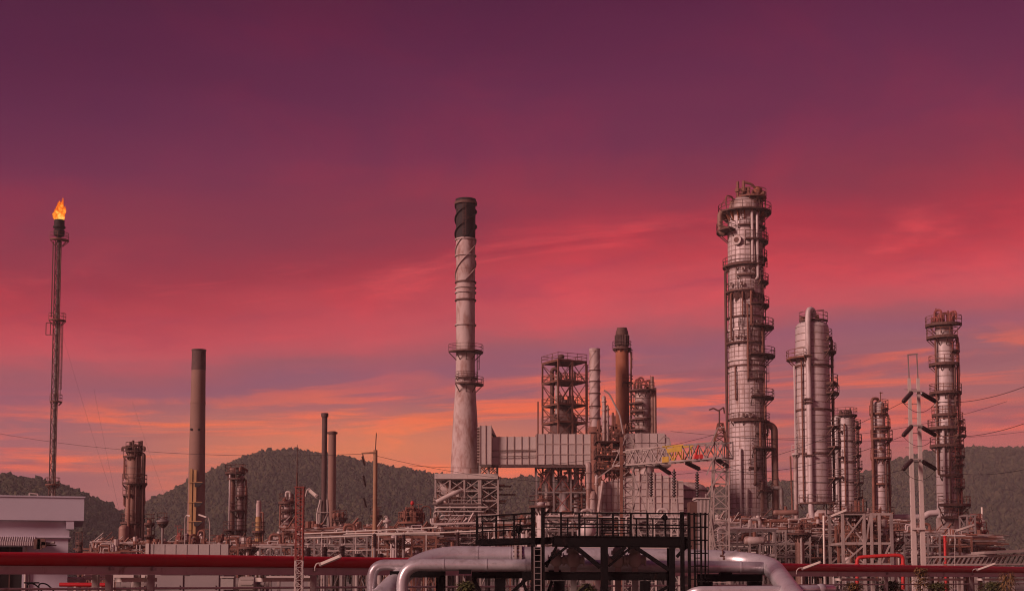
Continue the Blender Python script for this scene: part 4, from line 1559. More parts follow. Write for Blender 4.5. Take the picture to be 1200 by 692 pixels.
m.prism([(t.x(166), t.z(566.5)), (t.x(171.5), t.z(566.5)), (t.x(168.5), t.z(572)), (t.x(166), t.z(573))], -0.5, 0.5)
t.part('bracket', m, M['rust_dark'])
ladder(t, 0, R, radians(-165), t.z(563), t.z(536), M['rust'])
ladder(t, 0, R, radians(-10), t.z(610), t.z(568), M['rust_dark'])

# ---- twin columns on the left
t = Th('twin_column', 'pair of slim rusty columns sharing decks, right of the concrete chimney', 'column', 277, 200, 600)
R = t.m(4)
shell(t, [(3.6, 690), (3.5, 551)], M['brown'], 1.1, cx_px=271.5, n=20, cap=0.4)
shell(t, [(4.6, 690), (4.4, 560)], M['alum_dirty'], 1.1, cx_px=281.5, n=22, cap=0.5)
for py, xl, xr, c in ((553, 263, 287, 275), (560, 266, 288, 278), (580, 277, 290, 281.5), (597, 268, 289, 281.5), (620, 262, 291, 277), (632, 260, 278, 271.5)):
    plat_px(t, py, xl, xr, 4, M['rust_dark'], cx_px=c, wire=0.1)
crown(t, 'top_nozzles', 0, t.z(553), 1.2, 1.0, 14, 61, M['rust'])
vpipe(t, t.x(281.5), R, radians(-20), t.z(640), t.z(562), 0.14, M['rust'])
vpipe(t, t.x(271.5), R, radians(-100), t.z(640), t.z(556), 0.14, M['alum_light'])
ladder(t, t.x(281.5), R, radians(-25), t.z(620), t.z(581), M['rust_dark'])

# ---- small left and centre stacks and columns
t = Th('stack', 'small stack, white above and ochre below, with one ring deck', 'stack', 303, 180, 610)
shell(t, [(3.9, 690), (3.6, 605)], M['ochre'], 1.3, n=18)
shell(t, [(3.3, 605), (3.0, 588), (2.4, 587), (2.4, 586)], M['white_stack'], 1.0, 'upper_shell', n=18)
plat_px(t, 621.5, 296, 311, 3.7, M['rust_dark'], wire=0.1)
vpipe(t, 0, t.m(3.6), radians(-30), t.z(640), t.z(600), 0.1, M['rust'])

t = Th('distillation_column', 'short banded column with a gooseneck on top, beside the red lattice mast', 'column', 336, 190, 610)
R = t.m(6.6)
shell(t, [(7.2, 690), (6.6, 600), (6.2, 589)], M['alum_dirty'], 0.9, n=24, cap=0.5)
for py, xl, xr in ((588, 326, 345), (597, 328, 346), (606, 329, 346), (622, 328, 346), (633, 326, 347)):
    plat_px(t, py, xl, xr, 6.6, M['rust_dark'], wire=0.1)
m = MB()
m.tube(fillet([(t.x(335), 0, t.z(588)), (t.x(335), 0, t.z(576)), (t.x(339.5), 0, t.z(576)), (t.x(339.5), 0, t.z(588))], 0.4), 0.18, 8)
t.part('gooseneck', m, M['steel_pale'])
crown(t, 'top_nozzles', 0, t.z(588), R, 1.1, 12, 71, M['rust'])
vpipe(t, 0, R, radians(-130), t.z(640), t.z(592), 0.14, M['rust'])

t = Th('separator_vessel', 'cream upright vessel under a cluttered rusty deck with a red lamp on top', 'vessel', 484, 170, 625)
R = t.m(9.5)
shell(t, [(9.6, 690), (9.5, 615)], M['alum_light'], 0.8, n=28, cap=t.m(3))
plat_px(t, 611, 466, 497, 9.5, M['rust'], wire=0.09)
crown(t, 'deck_valves', 0, t.z(611), R * 1.3, 2.0, 34, 81, M['rust'])
crown(t, 'deck_piping', t.x(486), t.z(604), R * 0.8, 1.2, 14, 82, M['rust'])
m = MB()
m.tube([(t.x(483), 0, t.z(611)), (t.x(483), 0, t.z(591))], 0.1, 7)
t.part('lamp_post', m, M['rust'])
m = MB()
m.ball((t.x(483), 0, t.z(589)), 0.24, 0.24, 0.28, 10, 6)
t.part('beacon', m, M['signal_red'])

t = Th('distillation_column', 'small dark column with decks right behind the wooden pole', 'column', 441, 195, 615)
shell(t, [(3.6, 690), (3.2, 598)], M['brown'], 1.0, n=18, cap=0.4)
for py, xl, xr in ((603, 434, 448), (615, 433, 449), (628, 434, 448)):
    plat_px(t, py, xl, xr, 3.4, M['rust_dark'], wire=0.09)
t = Th('vent_stack', 'thin grey vent stack with a flanged mushroom cap left of the cream vessel', 'stack', 453.5, 165, 625)
m = MB()
m.lathe([(0.17, 0), (0.17, t.z(612)), (0.5, t.z(611.5)), (0.5, t.z(609.5)), (0.2, t.z(608)), (0.2, t.z(606))], 12)
t.part('pipe', m, M['steel_pale'])
m = MB()
m.tube(arc((t.x(452), 0, t.z(606)), (1, 0, 0), (0, 0, 1), 0.2, 0, pi, 6), 0.07, 6)
t.part('gooseneck', m, M['steel'])
t = Th('distillation_column', 'stubby pair of drums on decks right of the pale grey stack', 'column', 398, 188, 620)
shell(t, [(3.4, 690), (3.2, 609)], M['alum_dirty'], 1.0, n=18, cap=0.4, cx_px=400)
shell(t, [(2.6, 690), (2.4, 612)], M['brown'], 1.0, n=16, cap=0.4, cx_px=393)
for py, xl, xr in ((607, 390, 406), (616, 389, 407), (630, 390, 408)):
    plat_px(t, py, xl, xr, 3.4, M['rust_dark'], cx_px=398, wire=0.09)
crown(t, 'top_nozzles', 0, t.z(607), 1.0, 1.2, 10, 91, M['rust'])

t = Th('vent_stack', 'short dark vent stack with two decks just right of the brown column', 'stack', 175, 178, 625)
shell(t, [(3.2, 690), (2.8, 608)], M['rust'], 1.0, n=16)
for py, xl, xr in ((612, 169, 181), (626, 169.5, 181)):
    plat_px(t, py, xl, xr, 2.8, M['rust_dark'], wire=0.09)
t = Th('vent_stack', 'mushroom-topped post standing between brown column and concrete chimney', 'stack', 190.5, 172, 625)
m = MB()
m.lathe([(0.16, 0), (0.16, t.z(613)), (0.8, t.z(611)), (0.8, t.z(609.5)), (0.35, t.z(608)), (0.2, t.z(605))], 14)
t.part('post', m, M['steel_dark'])
plat_px(t, 611, 184, 197, 2, M['rust_dark'], wire=0.09)
t = Th('vent_stack', 'dark little column beside the corner of the white building', 'stack', 94, 175, 640)
shell(t, [(3.2, 690), (3.0, 634)], M['rust_dark'], 0.8, n=16)
plat_px(t, 634, 90, 98, 3, M['rust_dark'], wire=0.09)
plat_px(t, 643, 90, 98.5, 3, M['rust_dark'], wire=0.09)
t = Th('storage_drum', 'small pale upright drum left of the brown column', 'drum', 132, 170, 645)
shell(t, [(3.0, 690), (3.0, 641)], M['alum_light'], 0.7, n=18, cap=0.4)
m = MB()
m.tube([(0, 0, t.z(640)), (0, 0, t.z(637))], 0.12, 8)
t.part('nozzle', m, M['steel'])
t = Th('separator_vessel', 'small white vessel with a collar deck at the foot of the concrete chimney', 'vessel', 218, 165, 632)
shell(t, [(2.2, 690), (2.4, 634), (3.2, 632), (3.4, 627)], M['alum_light'], 0.9, n=18, cap=0.3)
plat_px(t, 632.5, 209, 226, 3.2, M['rust_dark'], wire=0.09)
crown(t, 'deck_piping', t.x(211), t.z(632), 0.7, 1.4, 7, 101, M['red_steel'])
crown(t, 'side_piping', t.x(238), t.z(645), 0.9, 2.4, 12, 102, M['rust'])

t = Th('distillation_column', 'small rusty column with a thin white stub stack at the far right', 'column', 1143, 182, 625)
R = t.m(5.5)
shell(t, [(6.5, 690), (5.6, 612)], M['brown'], 0.9, n=22, cap=0.4)
for py, xl, xr in ((612, 1136, 1152), (622, 1133, 1156), (631, 1131, 1158), (643, 1130, 1156)):
    plat_px(t, py, xl, xr, 5.6, M['red_steel'], wire=0.1)
m = MB()
m.tube([(t.x(1150), -0.5, t.z(622)), (t.x(1150), -0.5, t.z(594))], 0.13, 8)
m.tube([(t.x(1150), -0.5, t.z(613)), (t.x(1150), -0.5, t.z(609))], 0.3, 8)
t.part('stub_stack', m, M['lamp_white'])
crown(t, 'top_nozzles', t.x(1141), t.z(612), R, 1.1, 10, 111, M['rust'])
frame(t, t.x(1128), t.x(1137), -2, 1, [0, t.z(640), t.z(622), t.z(604)], M['steel_dark'], nx=1, w=0.2, bw=0.18, brace=0.1)

# ------------------------------------------------------------------ middle distance: boiler house, switchyard, racks
t = Th('boiler_house', 'white panelled boiler house with sloping roofs behind the switchyard gantry', 'boiler house', 748, 205, 600)


rnd_p = random.Random(3)


def wall_panels(t, xs, ztop, z0, rows, y, mat, rmat):
    """stepped sheet wall: each column of panels ends at its own height"""
    for i in range(len(xs) - 1):
        xa, xb = t.x(xs[i]), t.x(xs[i + 1])
        zt = t.z(ztop[i])
        h = (t.z(z0) - t.z(z0 + rows))
        z = t.z(z0)
        k = 0
        z = t.z(655)
        while z < zt - 0.2:
            z1 = min(z + h, zt)
            m = MB()
            m.box(xa + 0.04, xb - 0.04, y + rnd_p.uniform(-0.03, 0.03), y + 0.12, z + 0.04, z1 - 0.04)
            t.part('panel', m, mat)
            z = z1
        m = MB()
        m.box(xa - 0.06, xa + 0.06, y - 0.12, y + 0.1, t.z(655), zt + 0.1)
        t.part('rib', m, rmat)
    z = t.z(655) + h
    while z < t.z(max(ztop)) :
        m = MB()
        m.box(t.x(xs[0]), t.x(xs[-1]), y - 0.08, y + 0.05, z - 0.05, z + 0.05)
        t.part('stiffener', m, rmat)
        z += h


XL = [703, 709.5, 716, 722, 727.5]
TL = [567, 565, 563, 561.5]
XR = [729, 738, 746.5, 755, 763.5, 771.5, 780, 789, 797]
TR = [562, 559, 557, 555.5, 556, 558, 561, 565]
wall_panels(t, XL, TL, 600, 8.2, -3.0, M['panel'], M['panel_joint'])
wall_panels(t, XR, TR, 600, 8.0, -4.5, M['panel'], M['panel_joint'])
m = MB()
m.prism([(t.x(703), 0), (t.x(727.5), 0), (t.x(727.5), t.z(561)), (t.x(703), t.z(568))], -2.85, 5)
t.part('casing', m, M['panel'])
m = MB()
m.prism([(t.x(729), 0), (t.x(797), 0), (t.x(797), t.z(567)), (t.x(755), t.z(556)), (t.x(729), t.z(563.5))], -4.35, 5)
t.part('casing', m, M['panel'])
# pale flue box above
xs = [733, 742, 751, 760, 769, 778, 785]
for i in range(6):
    for j, (ya, yb) in enumerate(((546, 533), (533, 521), (521, 509))):
        if i == 5 and j == 2:
            continue
        m = MB()
        m.box(t.x(xs[i]) + 0.06, t.x(xs[i + 1]) - 0.06, -2.6, -2.45, t.z(ya) + 0.06, t.z(yb) - 0.06)
        t.part('panel', m, M['panel'])
m = MB()
m.prism([(t.x(733), t.z(547)), (t.x(785), t.z(547)), (t.x(785), t.z(520)), (t.x(779), t.z(511)), (t.x(775), t.z(509.5)), (t.x(733), t.z(509.5))], -2.44, 2.5)
t.part('flue_box', m, M['panel'])
m = MB()
m.lathe([(t.m(9), t.z(558)), (t.m(9), t.z(547))], 20, t.x(757), -1)
m.lathe([(t.m(9), t.z(520)), (t.m(9), t.z(509))], 20, t.x(757), 3.5)
t.part('flue_neck', m, M['alum_dirty'])
frame(t, t.x(701), t.x(728), -5.2, -3.4, [0, t.z(640), t.z(620), t.z(602)], M['steel_dark'], nx=2, w=0.25, bw=0.2, brace=0.14, seed=31, skip=0.3)
frame(t, t.x(702), t.x(731), -1.5, 4.0, [t.z(569), t.z(552), t.z(536), t.z(519), t.z(500)], M['rust'], nx=2, w=0.26, bw=0.2, brace=0.14, seed=32, skip=0.2, decks=(0, 1, 2), deck_mat=M['rust_dark'])
m = MB()
rnd = random.Random(99)
for k in range(70):
    a = Vector((t.x(rnd.uniform(700, 731)), rnd.uniform(-1.2, 3), t.z(rnd.uniform(500, 562))))
    m.tube([a, a + Vector(rnd.choice([(1, 0, 0), (0, 0, 1), (0, 0, -1)])) * rnd.uniform(0.8, 3)], rnd.uniform(0.07, 0.3), 6)
t.part('small_piping', m, M['rust'], kind='stuff')
for px, y0, y1, r in ((688, 640, 547, 0.42), (692.5, 640, 580, 0.6), (706, 520, 470, 0.26), (710, 520, 480, 0.18), (697, 655, 560, 0.25)):
    m = MB()
    m.tube(fillet([(t.x(px), -4.8, t.z(y0)), (t.x(px), -4.8, t.z(y1)), (t.x(px), -3, t.z(y1 - 1))], 0.5), r, 10)
    for f in (0.2, 0.45, 0.7, 0.9):
        zz = t.z(y0) + (t.z(y1) - t.z(y0)) * f
        m.lathe([(r, zz - 0.08), (r + 0.12, zz - 0.08), (r + 0.12, zz + 0.08), (r, zz + 0.08)], 10, t.x(px), -4.8)
    t.part('pipe', m, M['alum_dirty'])
m = MB()
m.tube(fillet([(t.x(706), -4.8, t.z(462)), (t.x(712), -4.8, t.z(466)), (t.x(724), -4.8, t.z(490)), (t.x(728), -4.8, t.z(512))], 0.5), 0.13, 7)
t.part('handrail', m, M['steel'])
m = MB()
m.tube([(t.x(698), -5.2, t.z(607)), (t.x(704), -5.2, t.z(566))], 0.26, 8)
t.part('sloping_pipe', m, M['alum_dirty'])
# rounded casing at its right end
m = MB()
r = 3.4
m.lathe([(r, 0), (r, t.z(575)), (r * 0.95, t.z(572)), (r * 0.8, t.z(568)), (r * 0.5, t.z(565))], 26, t.x(803), 0.5)
t.part('round_casing', m, M['alum_dirty'])
for py in (575, 585, 596, 608):
    m = MB()
    z = t.z(py)
    m.lathe([(r - 0.02, z - 0.1), (r + 0.12, z - 0.1), (r + 0.12, z + 0.1), (r - 0.02, z + 0.1)], 26, t.x(803), 0.5, caps=False)
    t.part('ring_band', m, M['rust_dark'])

# ---- switchyard gantry: lattice beam on two lattice legs
t = Th('gantry', 'switchyard lattice gantry with a yellow section spanning to the tallest column', 'gantry', 790, 150, 540)
A, B = t.p(724, 537.5, 6), t.p(853, 527, -6)
h = 2.0
dirv = (B - A).normalized()
side = Vector((-dirv.y, dirv.x, 0)).normalized() * 0.8
ups = Vector((0, 0, 0.82))
cut = [0.0, 0.475, 0.665, 1.0]
for s_, u_ in ((1, 1), (1, -1), (-1, 1), (-1, -1)):
    for c0, c1 in zip(cut, cut[1:]):
        mm = 'yellow' if c0 == 0.475 and u_ * s_ != 9 else ('steel' if c0 < 0.4 else 'steel_dark')
        t.bar('chord', A.lerp(B, c0) + side * s_ + ups * u_, A.lerp(B, c1) + side * s_ + ups * u_, 0.16, M['steel'] if mm == 'yellow' and u_ < 0 else M[mm])
nb = 14
for k in range(nb):
    f0, f1 = k / nb, (k + 1) / nb
    mm = M['yellow'] if 0.48 <= (f0 + f1) / 2 <= 0.66 else (M['steel'] if f0 < 0.45 else M['steel_dark'])
    for s_ in (1, -1):
        z0, z1 = (1, -1) if k % 2 else (-1, 1)
        t.bar('lacing_bar', A.lerp(B, f0) + side * s_ + ups * z0, A.lerp(B, f1) + side * s_ + ups * z1, 0.11, mm)
        t.bar('upright', A.lerp(B, f1) + side * s_ - ups, A.lerp(B, f1) + side * s_ + ups, 0.1, mm)
    t.bar('cross_bar', A.lerp(B, f1) - side - ups, A.lerp(B, f1) + side - ups, 0.1, mm)
# yellow sheets bolted on the beam
for c0, c1, za, zb in ((0.52, 0.655, 0.15, 0.72), (0.475, 0.535, -0.85, -0.25)):
    m = MB()
    p, q_ = A.lerp(B, c0) - side * 1.12, A.lerp(B, c1) - side * 1.12
    m.add([p + Vector((0, 0, za)), q_ + Vector((0, 0, za)), q_ + Vector((0, 0, zb)), p + Vector((0, 0, zb * (0.8 if za > 0 else 1)))] +
          [v - side * 0.05 for v in (p + Vector((0, 0, za)), q_ + Vector((0, 0, za)), q_ + Vector((0, 0, zb)), p + Vector((0, 0, zb * (0.8 if za > 0 else 1))))],
          [(0, 1, 2, 3), (7, 6, 5, 4), (0, 4, 5, 1), (1, 5, 6, 2), (2, 6, 7, 3), (3, 7, 4, 0)])
    t.part('yellow_sheet', m, M['yellow'])
for f in (0.785, 0.82):
    m = MB()
    c = A.lerp(B, f) - side * 1.1 - ups * 0.75
    m.box(c.x - 0.17, c.x + 0.17, c.y - 0.15, c.y + 0.15, c.z - 0.15, c.z + 0.3)
    t.part('signal_box', m, M['signal_red'])
t.bar('red_strut', A.lerp(B, 0.76) - side * 1.1 - ups * 0.9, A.lerp(B, 0.80) - side * 1.1 + ups * 0.8, 0.14, M['signal_red'])
# left leg
pl = A.lerp(B, 0.10)
lattice_mast(t, 'leg', (t.p(733, 640, 4.5).x, pl.y, 0), (pl.x, pl.y, pl.z - 0.9), 1.5, 1.3, 12, M['steel'], 0.15, 0.09)
lattice_mast(t, 'leg', (pl.x, pl.y, pl.z + 0.9), (pl.x + 0.2, pl.y, t.z(509)), 1.3, 1.0, 2, M['steel'], 0.12, 0.08)
t.bar('leg', (t.p(727.5, 640, 4.5).x, pl.y - 1, 0), (t.p(727.5, 510, 4.5).x, pl.y - 1, t.z(508)), 0.3, M['rust'])
for a, b in (((724, 530), (733, 509)), ((738, 509), (745, 523)), ((765, 525), (778, 511)), ((778, 511), (784, 513)), ((784, 513), (786, 525)), ((739, 546), (758, 600)), ((758, 546), (739, 600)), ((758, 544), (758, 640)), ((739, 600), (758, 640)), ((700, 560), (726, 541)), ((741, 600), (757, 600))):
    t.bar('strut', t.p(*a, 4), t.p(*b, 4), 0.12, M['steel'])
# right leg: broad tapered lattice with a peak
pr = A.lerp(B, 0.92)
lattice_mast(t, 'leg', (t.p(842, 640, -5).x, pr.y, 0), (pr.x + 0.2, pr.y, pr.z - 0.9), 1.9, 1.4, 11, M['steel'], 0.16, 0.09)
lattice_mast(t, 'leg', (pr.x + 0.2, pr.y, pr.z + 0.9), (pr.x + 0.25, pr.y, t.z(502)), 1.2, 0.5, 3, M['rust'], 0.12, 0.08)
for a, b in (((832, 522), (841, 501)), ((841, 501), (849, 500)), ((828, 556), (843, 520)), ((828, 580), (850, 545)), ((832, 600), (838, 640)), ((827, 578), (827, 650))):
    t.bar('strut', t.p(*a, -6), t.p(*b, -6), 0.12, M['steel'])
m = MB()
for a, b in (((831, 480), (836, 478)), ((836, 478), (842, 481)), ((842, 481), (848, 477)), ((848, 477), (849, 484)), ((843, 481), (843, 501))):
    m.beam(t.p(*a, -5.5), t.p(*b, -5.5), 0.14)
t.part('peak_fitting', m, M['rust_dark'])

# insulators on and under the gantry
gd = 150
for i, (a, b, da, lab) in enumerate((((768, 543), (787, 555.5), 3, 'sloping brown insulator string under the left half of the gantry beam'),
                                     ((803, 541), (821, 550), -1, 'sloping brown insulator string just right of the yellow gantry section'),
                                     ((840, 538), (853, 546.5), -5, 'sloping brown insulator string where the gantry meets the tallest column'))):
    insulator('insulator', lab, W(a[0], a[1], gd + da), W(b[0], b[1], gd + da - 1), gd, 0.26, 13, 'tension insulators of the gantry')
for i, (px, y0, y1, lab) in enumerate(((763, 551, 582, 'upright insulator stack in front of the boiler house, left of three'),
                                       ((790), 549, 583, 'upright insulator stack in front of the boiler house, nearest its right corner'),
                                       (817, 552, 583, 'upright insulator stack on the grey cabinet right of the boiler house'))):
    insulator('insulator', lab, W(px, y1, gd - 4), W(px, y0, gd - 4), gd, 0.23, 9, 'post insulators of the switchyard')
    s_ = Th('insulator_stand', ('slim lattice stand carrying the left upright insulator stack', 'slim lattice stand carrying the middle upright insulator stack', 'slim lattice stand carrying the right upright insulator stack')[i], 'stand', px, gd - 4, 600)
    lattice_mast(s_, 'leg', (0, 0, 0), (0, 0, s_.z(583.5)), 0.9, 0.5, 8, M['steel_pale'], 0.1, 0.06)
    s_.bar('cap_plate', (-0.4, 0, s_.z(583.2)), (0.4, 0, s_.z(583.2)), 0.5, M['steel'], 0.12)

t = Th('switch_cabinet', 'tall grey ribbed cabinet right of the boiler house, dark on its left face', 'cabinet', 821, 138, 610)
m = MB()
m.box(t.x(815.5), t.x(829), -1.2, 1.4, 0, t.z(585))
t.part('body', m, M['grey_box'])
m = MB()
m.box(t.x(814), t.x(830), -1.4, 1.6, t.z(585) + 0.003, t.z(583.5))
t.part('cap', m, M['steel_pale'])
for k in range(7):
    m = MB()
    x = t.x(819 + 1.6 * k)
    m.box(x - 0.03, x + 0.03, -1.28, -1.2, 0.5, t.z(586))
    t.part('rib', m, M['steel_pale'])
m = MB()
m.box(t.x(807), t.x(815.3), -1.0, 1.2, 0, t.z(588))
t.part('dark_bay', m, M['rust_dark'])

# ---- twin concrete poles with insulators
t = Th('power_pole', 'pair of tall pale concrete poles linked by crossbars, carrying six insulator strings', 'power pole', 1073.5, 120, 560)
for px0, px1 in ((1069.3, 1068), (1079.7, 1078.4)):
    m = MB()
    xb, xt = t.x(px0), t.x(px1)
    wb, wt = t.m(2.9), t.m(1.6)
    zt = t.z(443)
    m.add([(xb - wb, -wb, 0), (xb + wb, -wb, 0), (xb + wb, wb, 0), (xb - wb, wb, 0), (xt - wt, -wt, zt), (xt + wt, -wt, zt), (xt + wt, wt, zt), (xt - wt, wt, zt)],
          [(3, 2, 1, 0), (4, 5, 6, 7), (0, 1, 5, 4), (1, 2, 6, 5), (2, 3, 7, 6), (3, 0, 4, 7)])
    t.part('pole', m, M['concrete_pole'])
    t.bar('top_rod', (xt, 0, zt), (t.x(px1 - 0.8), 0, t.z(415)), 0.09, M['steel_dark'])
for k in range(13):
    py = 660 - 17 * k
    t.bar('climbing_step', (t.x(1069.2) - 0.55, 0, t.z(py)), (t.x(1069.2) + 0.55, 0, t.z(py)), 0.05, M['steel_dark'])
t.bar('crossbar', (t.x(1066.6), 0, t.z(415.5)), (t.x(1079), 0, t.z(414.5)), 0.1, M['steel_dark'])
for py in (458.5, 498.5, 538):
    t.bar('crossbar', (t.x(1066), -0.3, t.z(py)), (t.x(1081), -0.3, t.z(py)), 0.14, M['steel'])
t.bar('crossbar', (t.x(1066), -0.3, t.z(619)), (t.x(1082), -0.3, t.z(619)), 0.18, M['concrete_pole'])
hd = 119.6
HP = []
for nme, py in (('top', 459), ('middle', 498.5), ('bottom', 538)):
    a, b = W(1068.5, py + 0.5, hd), W(1058, py + 12, hd - 3)
    insulator('insulator', 'black insulator string hanging left from the %s crossbar of the twin poles' % nme, a, b, hd, 0.2, 13, 'insulators of the twin poles')
    c, d = W(1080, py + 1.5, hd), W(1097, py + 11.5, hd + 3)
    insulator('insulator', 'black insulator string slanting right from the %s crossbar of the twin poles' % nme, c, d, hd, 0.2, 13, 'insulators of the twin poles')
    HP.append((b, d))
    wire('thin jumper loop slung between the two %s insulators of the twin poles' % nme, b, d, 0.9, 0.022, 'jumper loops on the twin poles')

ends = [((1260, 425, 84), (560, 520, 210)), ((1260, 470, 84), (560, 545, 210)), ((1260, 532, 84), (560, 560, 210))]
nm = ('top', 'middle', 'lowest')
for (b, d), (r_, l_), n_ in zip(HP, ends, nm):
    wire('%s thin power line running right out of frame from the twin poles' % n_, d, W(*r_), 0.8, 0.02)
lt = [W(787, 555.5, 151), W(821, 550, 147), W(853, 546.5, 143)]
for (b, d), e, n_ in zip(HP, lt, nm):
    wire('%s thin power line from the twin poles to the switchyard gantry' % n_, b, e, 1.3, 0.02)
for i, (a, b, lab) in enumerate((((852, 512, 144), (1180, 470, 160), 'highest thin wire crossing in front of the two largest columns'),
                                 ((786, 505, 150), (1240, 500, 190), 'faint wire level with the boiler house top'),
                                 ((480, 545, 150), (852, 505, 145), 'faint wire from the wooden pole past the white chimney'),
                                 ((438, 531, 140), (-40, 500, 190), 'faint wire running left from the wooden pole across the sky'),
                                 ((438, 533, 140), (790, 559, 160), 'faint wire sagging right from the wooden pole to the gantry'))):
    wire(lab, W(*a), W(*b), 1.5, 0.018)
for i, (a, b) in enumerate((((110, 455, 250), (140, 600, 235)), ((155, 470, 250), (215, 640, 235)), ((70, 380, 254), (128, 570, 225)))):
    wire(('left', 'right', 'upper')[i] + ' faint guy wire slanting down between flare stack and concrete chimney', W(*a), W(*b), 0.5, 0.012, 'guy wires', name='guy_wire', cat='guy wire')

# ---- wooden pole left of the white chimney
t = Th('utility_pole', 'ochre wooden pole with a short arm to the left and hanging insulators', 'utility pole', 439.5, 140, 590)
m = MB()
m.tube([(0, 0, 0), (0.0, 0, t.z(527))], [0.27, 0.2], 12)
t.part('pole', m, M['wood'])
t.bar('top_rod', (0, 0, t.z(527)), (0.08, 0, t.z(507)), 0.09, M['rust_dark'])
t.bar('arm', (t.x(423.5), -0.2, t.z(531)), (0.1, -0.2, t.z(529.8)), 0.14, M['wood'])
t.bar('arm_strut', (t.x(424.5), -0.2, t.z(531)), (t.x(428), -0.2, t.z(543)), 0.1, M['rust_dark'])
for i, (a, b) in enumerate((((425.5, 556), (428.5, 570)), ((426, 582), (429.5, 594)), ((424.5, 534), (427.5, 545)))):
    insulator('insulator', ('middle', 'lowest', 'uppermost')[i] + ' pale insulator string hanging left of the wooden pole', W(*a, 140), W(*b, 140), 140, 0.14, 8, 'insulators of the wooden pole')

# ---- red lattice mast in front of the red pipe
t = Th('lattice_mast', 'red lattice mast with white foot and thin aerial standing before the red pipe', 'lattice mast', 351, 57, 620)
zt, zm = t.z(571), t.z(656)
lattice_mast(t, 'leg', (0, 0, zm), (0, 0, zt), t.m(8.6), t.m(8.6), 17, M['red_steel'], 0.042, 0.02)
lattice_mast(t, 'leg', (0, 0, 0), (0, 0, zm - 0.01), t.m(8.6), t.m(8.6), 9, M['steel_pale'], 0.042, 0.02)
m = MB()
m.box(-0.2, 0.2, -0.2, 0.2, zt, zt + 0.04)
t.part('top_plate', m, M['red_steel'])
t.bar('centre_cable', (0.03, 0, 0), (0.03, 0, zt), 0.05, M['red_steel'])
m = MB()
m.tube([(t.x(347.3), 0, zt), (t.x(347.3), 0, t.z(521))], [0.022, 0.012], 6)
m.tube([(t.x(347.3), 0, zt), (t.x(347.3), 0, t.z(553))], 0.035, 6)
t.part('aerial', m, M['rust_dark'])

# ---- fluorescent lamps on goosenecks
def tube_lamp(label, px, pyb, neck, a, b, d, r=0.075):
    t = Th('lamp', label, 'lamp', px, d, pyb, group='tube lamps on goosenecks')
    m = MB()
    pts = [(0, 0, 0.0 if pyb > 690 else t.z(pyb))] + [t.p(*n_, -0.1) for n_ in neck]
    m.tube(fillet(pts, 0.25), 0.028, 7)
    t.part('gooseneck', m, M['steel_pale'])
    p, q_ = t.p(*a, -0.1), t.p(*b, -0.1)
    m = MB()
    m.beam(p, q_, r * 2.0, r * 1.5)
    o = t.part('housing', m, M['lamp_white'])
    m = MB()
    m.tube([p - Vector((0, 0, r * 1.1)), q_ - Vector((0, 0, r * 1.1))], r * 0.45, 8)
    t.part('tube', m, M['steel_pale'], o)
    for e in (p, q_):
        m = MB()
        m.beam(e - (q_ - p).normalized() * 0.04, e + (q_ - p).normalized() * 0.04, r * 2.2, r * 1.9)
        t.part('end_cap', m, M['steel'], o)


tube_lamp('cream tube lamp tilted over the red pipe right of the red mast', 369, 668, ((369, 664), (371, 659.5), (376, 659)), (375, 660.5), (399, 650.5), 59)
tube_lamp('cream tube lamp tilted over the red pipe right of the silver pipe bend', 933.5, 672, ((933.5, 668), (936, 665), (941, 664.5)), (940, 665.5), (961, 657.8), 86)
tube_lamp('cream tube lamp tilted over the red pipe near the right edge', 1139.5, 674, ((1139.5, 668), (1142, 666), (1147, 666)), (1145, 667), (1166, 659.5), 106)
tube_lamp('cream tube lamp on the white post before the fat-piped column', 965.8, 700, ((965.8, 604), (970, 604)), (973, 604.5), (991.5, 597), 110, 0.1)
tube_lamp('cream tube lamp on a thin post at the foot of the right-hand column', 1119, 700, ((1119, 622), (1123, 621)), (1120, 621.5), (1142, 614), 125, 0.1)
tube_lamp('cream tube lamp high beside the top of the red lattice mast', 358, 581, ((360, 573), (363, 572.5)), (362, 573), (371, 580.5), 58, 0.07)

# street lamps near the concrete chimney
for px, d, lab, pts, hd_ in ((246, 150, 'cream lamp post with a left-reaching arm right of the concrete chimney', ((246, 612), (244, 605.5), (241, 605)), ((233, 602.5), (242, 605.5))),
                            (217, 158, 'slender lamp post with a hooked top left of the concrete chimney', ((217, 606), (218, 603.5), (220, 603.5)), ((219, 603.3), (223, 604)))):
    t = Th('street_lamp', lab, 'street lamp', px, d, 620)
    m = MB()
    m.tube(fillet([(0, 0, 0)] + [t.p(*p_) for p_ in pts], 0.6), 0.065, 8)
    t.part('post', m, M['steel'])
    m = MB()
    m.beam(t.p(*hd_[0]), t.p(*hd_[1]), 0.32, 0.16)
    t.part('lamp_head', m, M['lamp_white'])


